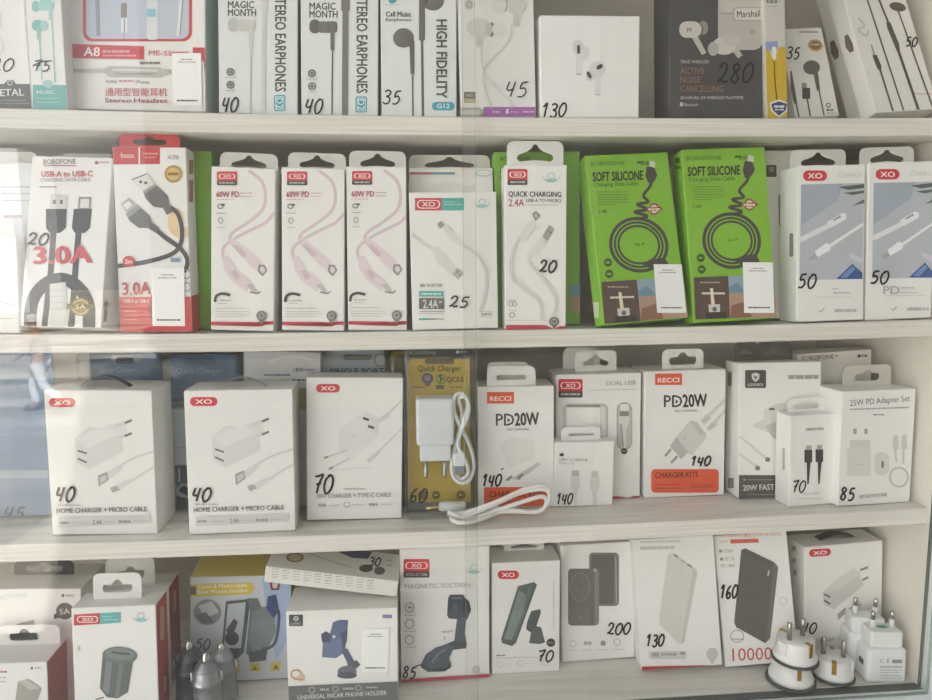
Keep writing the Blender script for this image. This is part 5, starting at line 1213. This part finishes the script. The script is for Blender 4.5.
carton_box('power_bank_box', 'white box with dark power bank picture, red 10000 lettering and price 160', 'box', 'D', (711.5, 534), (786, 532), (800, 662), (726.5, 667), dep=.03, d=None, lean=3, stilt=8,
           art=[('title_lettering', [('T', 'd06a50', 'FAST COMPATIBLE', (717, 537.5), (751, 536.4), 3.2, .014), ('T', 'd6a896', 'CHARGE BANK', (752, 536.4), (782, 535.4), 3.2, .004), ('T', 'd6a896', '10W', (720, 543), (728, 543), 3.2), ('P', 'd0664a', [(730, 539.5), (758, 538.5), (758.5, 542.5), (730.5, 543.5)]),
                                     ('G', '9a978f', 719, 549.5, 722, 3), ('T', '8a877f', '12W', (724, 552.5), (733, 552.5), 3.4), ('G', '9a978f', 720, 557.5, 723, 3), ('T', '8a877f', 'QC 3.0', (724, 560.3), (734, 560.3), 3.4), ('T', '8a877f', 'PD 18W', (721, 567.2), (735, 567), 3.2), ('T', 'c95a45', '10000', (732.5, 661), (772, 659.5), 13, -.004), ('O', 'aba8a1', 1, 737, 636, 6.5, 6), ('G', 'aba8a1', 731, 638.4, 744, 1.4), ('O', 'c9c6c0', .8, 783, 601, 3.6, 4)]),
                ('printed_power_bank', [('P', '5f5d59', [(741, 550), (745, 548), (774, 562), (778, 567), (770, 638), (765, 643), (736, 627), (734, 622)]), ('P', '6d6b67', [(773, 562), (778, 567), (770, 638), (766, 642)]), ('L', '4a4845', .9, [(743, 551), (773, 565)], 0), ('L', 'c9c7c2', 1.4, [(769, 570), (767.5, 576)], 0)]),
                ('handwritten_price', [('N', '160', 719.5, 584.5, 738, 598, 2)])])
carton_box('charger_box', 'white home charger box with carry strap in the bottom corner behind plugs', 'box', 'D', (802.5, 546.5), (884, 541.3), (879, 652), (808, 657), dep=.034, d=.045, sd=.002, yaw=2, col='e4e2dd', hb=1,
           art=[('brand_badge', xo_pill(809, 549.5, 831, 557, -1.5)),
                ('printed_charger', [('P', 'c9c7c3', [(822, 593), (834, 581), (858, 572), (864, 585), (834, 609), (824, 605)]), ('P', 'd3d1cd', [(834, 581), (854, 567), (862, 573), (838, 590), (824, 592)]), ('L', '66645f', 1.8, [(824, 594), (830, 597)], 0), ('L', '66645f', 1.8, [(824, 600), (830, 604)], 0), ('L', '8a8782', 2.4, [(860, 570), (868, 567)], 0), ('L', '8a8782', 2.4, [(862, 580), (868, 577)], 0), ('P', '9a9893', [(837, 614), (845, 607), (847, 612), (838, 620)]), ('P', 'bdbbb6', [(846, 610), (858, 601), (862, 605), (850, 616)]), ('P', 'a5a39e', [(844, 622), (852, 618), (854, 622), (848, 626)])]),
                ('title_lettering', [('T', '8a8782', 'CHARGER + MICRO', (816, 642), (852, 639), 3.6, .01)]),
                ('side_icons', 'l', [('G', 'aba89f', 792, 546, 796, 5), ('G', 'aba89f', 792, 558, 796, 5), ('G', 'aba89f', 793, 570, 797, 5)]),
                ('handwritten_price', [('N', '40', 801, 622, 817, 633, 1.6)])])
handle_strip('white home charger box with carry strap in the bottom corner behind plugs', (-.018, .022, .35, .005, .012), '7d7a70')

# thin white box lying across two boxes
def slab_box():
    y0 = .035
    A_, B_ = at(264, 582, y0), at(396.5, 597, y0 - .004)
    T_ = at(268, 565.5, y0)
    ux = (B_ - A_)
    L = ux.length
    ux.normalize()
    uz = (T_ - A_)
    h = uz.length * .98
    uy = uz.cross(ux).normalized() * 1.0
    if uy.y < 0:
        uy = -uy
    uy = (uy + Vector((0, 0, .10))).normalized()
    uz = ux.cross(uy).normalized()
    uy = uz.cross(ux).normalized()
    M = Matrix((ux, uy, uz)).transposed().to_4x4()
    M.translation = A_
    root = empty('cable_box', 'thin white box with price 30 lying across the holder boxes', 'box', None, M)
    W_ = .052
    bm_obj('carton', box_bm(0, L, 0, W_, 0, h, .0006, 1), mat('e6e4de', .55), root)
    a = Art(M, 1, 0, -1, {0: (.0003, L - .0003), 1: (0, 1), 2: (.0003, h - .0003)})
    a.ops([('G', '9b9994', 272 + i * 10.6, 568.5 + i * 1.25, 279 + i * 10.6, .9) for i in range(10)] + [('G', 'b0aea9', 272 + i * 10.6, 571 + i * 1.25, 279.5 + i * 10.6, .8) for i in range(10)] + [('G', 'a9a7a2', 272 + i * 10.6, 573.5 + i * 1.25, 278 + i * 10.6, .8) for i in range(10)] + [('G', 'b0aea9', 272 + i * 10.6, 576 + i * 1.25, 278.5 + i * 10.6, .8) for i in range(10)])
    a.build('fine_print', root)
    t = Art(M, 2, h, 1, {0: (.0003, L - .0003), 1: (.0003, W_ - .0003), 2: (0, 1)})
    t.ops([('P', '4f5a7d', [(338, 552), (352, 558), (368, 559), (372, 552), (360, 548), (344, 548)]), ('E', '97866a', 295, 557.5, 9, 5), ('E', 'c3b28f', 295, 557.5, 6, 3.4), ('E', '55534f', 366, 568.5, 7, 3.8), ('E', '66706c', 379.5, 571, 5.5, 4), ('G', '9aa0a6', 387, 560, 392, 1.4), ('G', '9aa0a6', 387, 565, 392, 1.4), ('L', 'c9c6c0', 1.4, [(306, 552), (326, 560), (352, 568)])])
    t.build('printed_picture', root)
    t.v, t.f, t.mi, t.mats = [], [], [], []
    t.ops([('N', '30', 369, 557.5, 381, 566, 1.4)])
    t.build('handwritten_price', root)


slab_box()


# metal car chargers standing in front of the bike mount box
def car_charger(label, x, ytop, ybot, r, col, ring, lean=0):
    d = on_shelf(x, ybot, 'D')
    H = at(x, ytop, d.y).z - d.z
    M = Matrix.Translation((d.x, d.y, d.z + .0004))
    root = empty('car_charger', label, 'car charger', 'metal car chargers', M)
    body = [(0, 0), (r * .88, 0), (r, .002), (r, .008), (r * .93, .009), (r * .9, H * .52), (r * .98, H * .54), (r * .98, H * .6), (r * .86, H * .62), (r * .8, H * .72), (r * .74, H * .74)]
    bm_obj('charger_body', lathe_bm(body + [(0, H * .74)], 28), mat(col, .32, .03, .75), root, True)
    bm_obj('trim_ring', lathe_bm([(r * .78, H * .735), (r * .8, H * .75), (r * .74, H * .77), (r * .5, H * .86), (r * .3, H * .88), (0, H * .88)], 28), mat(ring, .3, .02, .6), root, True)
    bm_obj('contact_tip', lathe_bm([(r * .26, H * .875), (r * .26, H * .93), (r * .2, H * .97), (r * .1, H), (0, H)], 20), mat('d2d0cb', .22, .02, 1), root, True)
    for s in (-1, 1):
        bm_obj('side_spring', box_bm(s * r * .98 - .0012, s * r * .98 + .0012, -.002, .002, H * .56, H * .70, .0008), mat('d2d0cb', .22, .02, 1), root)


car_charger('black car charger standing behind its silver neighbours, next to the red-sided box', 192, 640, 706, .0145, '3f4042', '55565a')
car_charger('silver car charger with pointed tip, nearest the glass', 209, 652, 716, .0135, '9fa2a3', '8a8d8f')
car_charger('grey car charger standing against the bike mount box', 224, 643, 700, .0135, '8a8d90', 'a3a6a8')


# schuko travel adapters
def schuko(label, x, yb, lift, scale=1.0, yaw=0, holes='b08b3c'):
    """flanged round adapter: dark gasket, white drum with earth clips, cut-out flats, two pins on top"""
    p = on_shelf(x, yb, 'D')
    M = Matrix.Translation((p.x, p.y, p.z + lift + .0004)) @ Matrix.Rotation(yaw, 4, 'Z')
    root = empty('plug_adapter', label, 'plug adapter', None, M)
    s = scale
    wp = mat('e4e3e2', .35)
    bm_obj('gasket', lathe_bm([(0, 0), (.0205 * s, 0), (.0222 * s, .001), (.0222 * s, .0026), (.0205 * s, .0034), (0, .0034)], 40), mat('4b4d4c', .6), root, True)
    bm = lathe_bm([(0, .0034), (.0205 * s, .0034), (.0208 * s, .006), (.0195 * s, .0095), (.0178 * s, .011), (.0174 * s, .0215 * s), (.0164 * s, .0235 * s), (0, .0235 * s)], 40)
    bm_obj('plug_body', bm, wp, root, True)
    for a in (PI * 1.5, PI * .5):
        c = Vector((math.cos(a), math.sin(a), 0)) * .0176 * s
        b = box_bm(-.0022, .0022, -.0007, .0007, .009, .0238 * s, .0003)
        o = bm_obj('earth_clip', b, mat(holes, .35, .03, .8), root)
        o.matrix_local = Matrix.Translation(c) @ Matrix.Rotation(a + PI / 2, 4, 'Z')
        b = box_bm(-.0022, .0022, -.0007, .0055, .0232 * s, .0240 * s, .0002)
        o = bm_obj('earth_clip', b, mat(holes, .35, .03, .8), root)
        o.matrix_local = Matrix.Translation(c) @ Matrix.Rotation(a + PI / 2, 4, 'Z')
    for sx in (-1, 1):
        bm_obj('pin', pin_bm(sx * .0095 * s, 0, .0233 * s, .018, .0024), mat('b9b6ae', .28, .02, 1), root, True)
        fl = box_bm(sx * .0176 * s - .0016, sx * .0176 * s + .0016, -.0045, .0045, .0105, .0225 * s, .0008)
        bm_obj('grip_rib', fl, wp, root)
    return root, M


def flat_schuko(label, x, yb, scale):
    """the same drum without pins, lower of a stack"""
    p = on_shelf(x, yb, 'D')
    M = Matrix.Translation((p.x, p.y, p.z + .0004))
    root = empty('plug_adapter', label, 'plug adapter', None, M)
    s = scale
    bm_obj('gasket', lathe_bm([(0, 0), (.0215 * s, 0), (.0235 * s, .001), (.0235 * s, .0026), (.0215 * s, .0034), (0, .0034)], 40), mat('4b4d4c', .6), root, True)
    bm_obj('plug_body', lathe_bm([(0, .0034), (.021 * s, .0034), (.0212 * s, .007), (.0198 * s, .0105), (.0185 * s, .012), (.0183 * s, .0225), (0, .0225)], 40), mat('e4e3e2', .35), root, True)
    for a in (PI * 1.46, PI * .5):
        o = bm_obj('earth_clip', box_bm(-.0020, .0020, -.0007, .0007, .0115, .0226, .0003), mat('b08b3c', .35, .03, .8), root)
        o.matrix_local = Matrix.Translation(Vector((math.cos(a), math.sin(a), 0)) * .0188 * s) @ Matrix.Rotation(a + PI / 2, 4, 'Z')
    return root


flat_schuko('white round plug adapter at the bottom of the stack, dark gasket on the shelf', 790.5, 681, 1.0)
schuko('white round plug adapter stacked on top, two pins pointing up', 793.5, 681, .0228, 1.0, .35)
schuko('lone white round plug adapter with brass clip beside the stacked pair', 832, 676, 0, .95, -.5)


def usb_charger(label, x0, x1, ytop, yb, ynk, yaw, art=None, group=None):
    p = on_shelf((x0 + x1) / 2, yb, 'D')
    p.y += .012
    a, b = at(x0, yb, p.y - .012), at(x1, yb, p.y - .012)
    w = (b.x - a.x)
    zt, zn = at(x0, ytop, p.y).z, at(x0, ynk, p.y - .01).z
    hb, H = zn - p.z, zt - p.z
    M = Matrix.Translation((p.x, p.y, p.z + .0004)) @ Matrix.Rotation(yaw, 4, 'Z')
    root = empty('usb_charger', label, 'charger', group, M)
    pinL = .017
    bm_obj('charger_body', charger_bm(w, .027, hb, H - hb - pinL, .004), mat('e2e3e3', .3), root)
    for sx in (-1, 1):
        bm_obj('pin', tube_bm([(sx * .0095, 0, H - pinL - .0002), (sx * .0095, 0, H - pinL * .5)], .0025, 12), mat('e2e3e3', .3), root, True)
        bm_obj('pin_tip', tube_bm([(sx * .0095, 0, H - pinL * .5), (sx * .0095, 0, H - .001), (sx * .0095, 0, H)], [.0021, .0021, .0012], 12), mat('b9bab8', .25, .02, 1), root, True)
    if art:
        A_ = Art(M, 1, -.0135, -1, {0: (-w / 2 + .003, w / 2 - .003), 1: (-1, 1), 2: (.003, hb - .003)})
        A_.ops(art)
        A_.build('fine_print', root)
        bm_obj('usb_port', box_bm(-w / 2 - .0004, -w / 2 + .001, -.006, .002, hb * .42, hb * .58, .0004), mat('4d5152', .5), root)
        bm_obj('green_insert', lathe_bm([(0, H - pinL), (.0055, H - pinL), (.005, H - pinL + .0006), (0, H - pinL + .0008)], 24, None, .5), mat('4fa08f', .4), root, True)
    return root


usb_charger('white two-pin charger standing behind the one with printed specifications', 851, 887, 599, 672, 634, -.25, None)
usb_charger('white two-pin charger with grey specification print next to the side wall', 868, 905, 612, 683, 649, -.10,
            [('T', '8d8f8f', 'C E', (880, 663), (890, 662.6), 4, .01), ('G', '8d8f8f', 892, 659.5, 902, 3.6), ('G', 'a3a5a5', 880, 666, 902, 1.6), ('G', 'b0b2b2', 880, 669.5, 902, 1), ('G', 'b0b2b2', 880, 672, 901, 1), ('G', 'a3a5a5', 880, 675, 901, 1), ('G', 'b0b2b2', 880, 677.5, 902, 1)])
# ================================================================== cabinet, glass, street
WOOD = wood_mat('bleached_wood_laminate', 'd3cfc6', 'e5e1d9')
WOODB = wood_mat('bleached_wood_back', 'dcd7cd', 'e0dbd1')
XL, XR, DEP = -.56, .5012, .20
cab = empty('display_cabinet', 'pale wood-grain display cabinet with four shelves holding the boxes', 'cabinet', None, Matrix.Translation((0, 0, OZ)))


def cpart(name, bm, m):
    for v in bm.verts:
        v.co.z -= OZ
    return bm_obj(name, bm, m, cab)


TH = .0157
for r in 'ABC':
    bm = bmesh.new()
    n = 40
    sec = []
    for i in range(n + 1):
        x = XL + (XR - .0005 - XL) * i / n
        z = shelf_z(r, x)
        sec.append([bm.verts.new(c) for c in ((x, .0008, z - TH), (x, 0, z - TH + .0008), (x, 0, z - .0008), (x, .0008, z), (x, DEP, z), (x, DEP, z - TH))])
    for a, b in zip(sec, sec[1:]):
        for k in range(6):
            bm.faces.new((a[k], b[k], b[(k + 1) % 6], a[(k + 1) % 6]))
    bm.faces.new(sec[0][::-1])
    bm.faces.new(sec[-1])
    bmesh.ops.recalc_face_normals(bm, faces=bm.faces[:])
    cpart('shelf', bm, WOOD)
zD = SHELF_Z['D']
cpart('shelf', box_bm(XL, XR, 0, DEP, zD - .018, zD), WOOD)
zT = SHELF_Z['A'] + .185
cpart('top_panel', box_bm(XL, XR, 0, DEP, zT, zT + .018), WOOD)
cpart('back_panel', box_bm(XL - .018, XR + .018, DEP, DEP + .01, zD - .2, zT + .018), WOODB)
cpart('side_panel', box_bm(XR, XR + .018, -.004, DEP, zD - .018, zT + .018), WOODB)
cpart('side_panel', box_bm(XL - .018, XL, -.004, DEP, zD - .018, zT + .018), WOOD)
ALU = mat('dcdedd', .35, .02)
DRK = mat('4f534b', .5, .05)
cpart('sliding_track', box_bm(XL, XR, -.010, -.0005, zD - .004, zD - .0006), DRK)
cpart('bottom_rail', box_bm(XL - .03, XR + .03, -.034, -.0102, zD - .03, zD - .001, .0008, 1), ALU)
for sx, x in ((1, XR), (-1, XL)):
    cpart('frame_gasket', box_bm(*((x - .0002, x + .0022) if sx > 0 else (x - .0022, x + .0002)), -.0062, -.0042, zD - .001, zT), mat('5a625c', .5))
    cpart('frame_post', box_bm(*((x + .0024, x + .06) if sx > 0 else (x - .06, x - .0024)), -.030, -.004, zD - .03, zT + .04, .001, 1), ALU)

GL = clear_mat('window_glass', 'fbfbfa', 1.5, .0)
GE = clear_mat('glass_cut_edge', 'c3d3cc', 1.3, .1, .35, '9fb0a6')


def pane(label, x0, x1, y0):
    r = empty('sliding_glass_pane', label, 'glass pane', None, Matrix.Translation(((x0 + x1) / 2, y0, zD)))
    w, h, t = x1 - x0, zT - zD - .002, .004
    bm = bmesh.new()
    v = [bm.verts.new(c) for c in ((-w / 2, 0, 0), (w / 2, 0, 0), (w / 2, 0, h), (-w / 2, 0, h), (-w / 2, t, 0), (w / 2, t, 0), (w / 2, t, h), (-w / 2, t, h))]
    for q in ((0, 1, 2, 3), (5, 4, 7, 6), (4, 0, 3, 7), (1, 5, 6, 2), (3, 2, 6, 7), (4, 5, 1, 0)):
        bm.faces.new([v[i] for i in q])
    for i, f in enumerate(bm.faces):
        f.material_index = 0 if i < 2 else 1
    o = bm_obj('glass_sheet', bm, [GL, GE], r)
    return r


xg = at(463.5, 350, -.012).x
xh = at(477.5, 350, -.020).x
pane('rear sliding glass pane, its cut edge ending just past the middle', XL + .001, xh, -.012)
pane('front sliding glass pane overlapping the other near the middle', xg, XR - .001, -.020)

# street in front of the shop: it is seen mirrored in the panes
def plain(name, bm, m, kind='structure'):
    return tag(bm_obj(name, bm, m), kind=kind)


pav = bpy.data.materials.new('street_paving_shadow_bands')
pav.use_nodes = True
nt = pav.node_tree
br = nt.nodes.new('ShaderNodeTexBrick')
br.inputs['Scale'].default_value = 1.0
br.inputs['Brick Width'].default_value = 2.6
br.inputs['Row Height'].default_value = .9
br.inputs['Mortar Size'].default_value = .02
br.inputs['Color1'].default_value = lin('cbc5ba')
br.inputs['Color2'].default_value = lin('6b655c')  # dark slabs double as shadow bands painted into the paving
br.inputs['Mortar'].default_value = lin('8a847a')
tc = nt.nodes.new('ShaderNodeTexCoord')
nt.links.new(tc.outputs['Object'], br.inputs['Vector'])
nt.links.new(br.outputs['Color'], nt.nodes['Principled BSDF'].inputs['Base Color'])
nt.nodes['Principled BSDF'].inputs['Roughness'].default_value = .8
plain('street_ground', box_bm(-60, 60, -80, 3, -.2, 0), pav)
SHOP = mat('a29f99', .8, .06, 0, 3)
plain('wall_sun_blocker', box_bm(XL - .08, 60, DEP + .06, DEP + .36, 0, 24), SHOP)  # unseen shop facade, oversized so its shadow covers the street
plain('wall_front_parapet', box_bm(XL - .08, 14, -.034, DEP + .06, 0, zD - .031), SHOP)
plain('floor_shop_step', box_bm(-3, 14, -2.4, -.036, 0, 1.15), mat('c0bfbb', .8, .06, 0, 3))
plain('wall_sky_blocker', box_bm(XL - .08, 14, -.9, DEP + .06, OZ + .9, OZ + 1.0), SHOP)  # unseen overhang, added to hold overhead sky light off the box tops
# dark block added opposite to keep bright reflections out of the panes
plain('wall_reflection_blocker', box_bm(-7, 60, -26, -20, 0, 12), mat('4c4a47', .8, .03, 0, 2))
plain('wall_far_building', box_bm(-60, -21.4, -46, -42, 0, 9.2), mat('e6e6ea', .8, .06, 0, 2))
plain('wall_side_light_blocker', box_bm(.60, .85, -1.6, -.034, 0, OZ + .9), mat('7d7972', .8, .06, 0, 3))  # added out of view to shade the right end of the shelves


def skin_mesh(name, nodes, edges, m, parent=None, sub=2):
    me = bpy.data.meshes.new(name)
    me.from_pydata([n[0] for n in nodes], edges, [])
    o = bpy.data.objects.new(name, me)
    C.objects.link(o)
    sk = o.modifiers.new('skin', 'SKIN')
    for i, n in enumerate(nodes):
        me.skin_vertices[0].data[i].radius = n[1] if isinstance(n[1], tuple) else (n[1], n[1])
    me.skin_vertices[0].data[0].use_root = True
    sb = o.modifiers.new('sub', 'SUBSURF')
    sb.levels = sb.render_levels = sub
    me.materials.append(m)
    if parent:
        o.parent = parent
    return o


def walker(loc, yaw):
    r = empty('person', 'person in white cap, grey jacket and pale trousers striding past outside', 'person', None, Matrix.Translation(loc) @ Matrix.Rotation(yaw, 4, 'Z'))
    skin = mat('b08468', .6, .04, 0, 8)
    # walking towards local +x
    body = [((0, 0, .93), (.15, .12)), ((0, 0, 1.12), (.14, .11)), ((.01, 0, 1.32), (.17, .11)), ((.02, 0, 1.44), (.12, .09)), ((.03, 0, 1.51), (.055, .055)), ((.06, 0, 1.60), (.08, .075)), ((.06, 0, 1.70), (.085, .08)),
            ((.02, .18, 1.40), .055), ((-.08, .24, 1.14), .045), ((.06, .25, .92), .036), ((.10, .25, .84), .03),
            ((.02, -.18, 1.40), .055), ((.12, -.24, 1.15), .045), ((.30, -.22, 1.02), .036), ((.37, -.21, 1.00), .03),
            ((.02, .09, .86), .10), ((.20, .10, .50), .065), ((.14, .10, .10), .045), ((.27, .10, .05), .04),
            ((-.02, -.09, .86), .10), ((-.10, -.10, .48), .065), ((-.42, -.10, .20), .045), ((-.38, -.10, .07), .04)]
    ed = [(0, 1), (1, 2), (2, 3), (3, 4), (4, 5), (5, 6), (3, 7), (7, 8), (8, 9), (9, 10), (3, 11), (11, 12), (12, 13), (13, 14), (0, 15), (15, 16), (16, 17), (17, 18), (0, 19), (19, 20), (20, 21), (21, 22)]
    skin_mesh('body', body, ed, skin, r)
    tr = mat('eef0f6', .7, .05, 0, 20)
    skin_mesh('trousers', [((0, 0, .95), (.165, .135)), ((.02, .09, .86), .115), ((.20, .10, .50), .085), ((.14, .10, .13), .07), ((-.02, -.09, .86), .115), ((-.10, -.10, .48), .085), ((-.40, -.10, .23), .07)], [(0, 1), (1, 2), (2, 3), (0, 4), (4, 5), (5, 6)], tr, r)
    skin_mesh('jacket', [((0, 0, .98), (.17, .14)), ((0, 0, 1.14), (.16, .13)), ((.01, 0, 1.33), (.19, .13)), ((.02, 0, 1.43), (.13, .10)), ((.02, .18, 1.40), .07), ((-.08, .24, 1.14), .058), ((.04, .25, .95), .05), ((.02, -.18, 1.40), .07), ((.12, -.24, 1.15), .058), ((.28, -.22, 1.03), .05)],
              [(0, 1), (1, 2), (2, 3), (3, 4), (4, 5), (5, 6), (3, 7), (7, 8), (8, 9)], mat('8a8a94', .7, .05, 0, 20), r)
    bm_obj('cap', lathe_bm([(.105, 1.68), (.107, 1.73), (.09, 1.79), (.05, 1.825), (0, 1.83)], 24), mat('eceae4', .7), r, True).location = (.06, 0, 0)
    bm_obj('cap_peak', box_bm(.12, .24, -.07, .07, 1.68, 1.695, .006), mat('eceae4', .7), r)
    for x, y, z, a in ((.20, .10, .045, 0), (-.40, -.10, .10, .7)):
        o = bm_obj('shoe', box_bm(-.09, .16, -.045, .045, -.04, .045, .03, 3), mat('3a3634', .5), r, True)
        o.location = (x, y, z)
        o.rotation_euler = (0, a, 0)
    return r


walker((-6.75, -13.0, 0), PI)
plain('wall_street_post', lathe_bm([(0, 0), (.07, 0), (.07, 5.5), (0, 5.5)], 16), mat('6d6f70', .5)).location = (-8.2, -12.5, 0)

# ------------------------------------------------------------------ light
w = bpy.data.worlds.new('street_daylight')
S.world = w
w.use_nodes = True
nt = w.node_tree
bg = nt.nodes['Background']
tc = nt.nodes.new('ShaderNodeTexCoord')
sx = nt.nodes.new('ShaderNodeSeparateXYZ')
nt.links.new(tc.outputs['Generated'], sx.inputs['Vector'])
r = nt.nodes.new('ShaderNodeValToRGB')
r.color_ramp.elements[0].position = 0
r.color_ramp.elements[0].color = (1.6, 1.68, 1.78, 1)
r.color_ramp.elements[1].position = 1
r.color_ramp.elements[1].color = (.30, .31, .32, 1)
e = r.color_ramp.elements.new(.5)
e.color = (.70, .74, .79, 1)
mr = nt.nodes.new('ShaderNodeMapRange')
mr.inputs['From Min'].default_value = -1
mr.inputs['From Max'].default_value = 1
nt.links.new(sx.outputs['X'], mr.inputs['Value'])
nt.links.new(mr.outputs['Result'], r.inputs['Fac'])
nt.links.new(r.outputs['Color'], bg.inputs['Color'])
bg.inputs['Strength'].default_value = 1.0
sun = bpy.data.objects.new('sun', bpy.data.lights.new('sun', 'SUN'))
C.objects.link(sun)
sun.data.energy = 22.0
sun.data.angle = .01
sun.data.color = (1, .98, .95)
sd = Vector((-.40, -1.0, -1.15)).normalized()
sun.rotation_euler = sd.to_track_quat('-Z', 'Y').to_euler()

cd = bpy.data.cameras.new('camera')
cam = bpy.data.objects.new('camera', cd)
C.objects.link(cam)
cd.sensor_width = 36
cd.lens = 36 * F / 932
cd.clip_start = .02
cam.matrix_world = Matrix(((AX[0][0], AX[1][0], -AX[2][0], CAM[0]), (AX[0][1], AX[1][1], -AX[2][1], CAM[1]), (AX[0][2], AX[1][2], -AX[2][2], CAM[2]), (0, 0, 0, 1)))
S.camera = cam
S.cycles.transparent_max_bounces = 24
S.cycles.diffuse_bounces = 8
S.view_settings.view_transform = 'Standard'
S.view_settings.look = 'None'
S.view_settings.gamma = 1
S.view_settings.exposure = 0.6
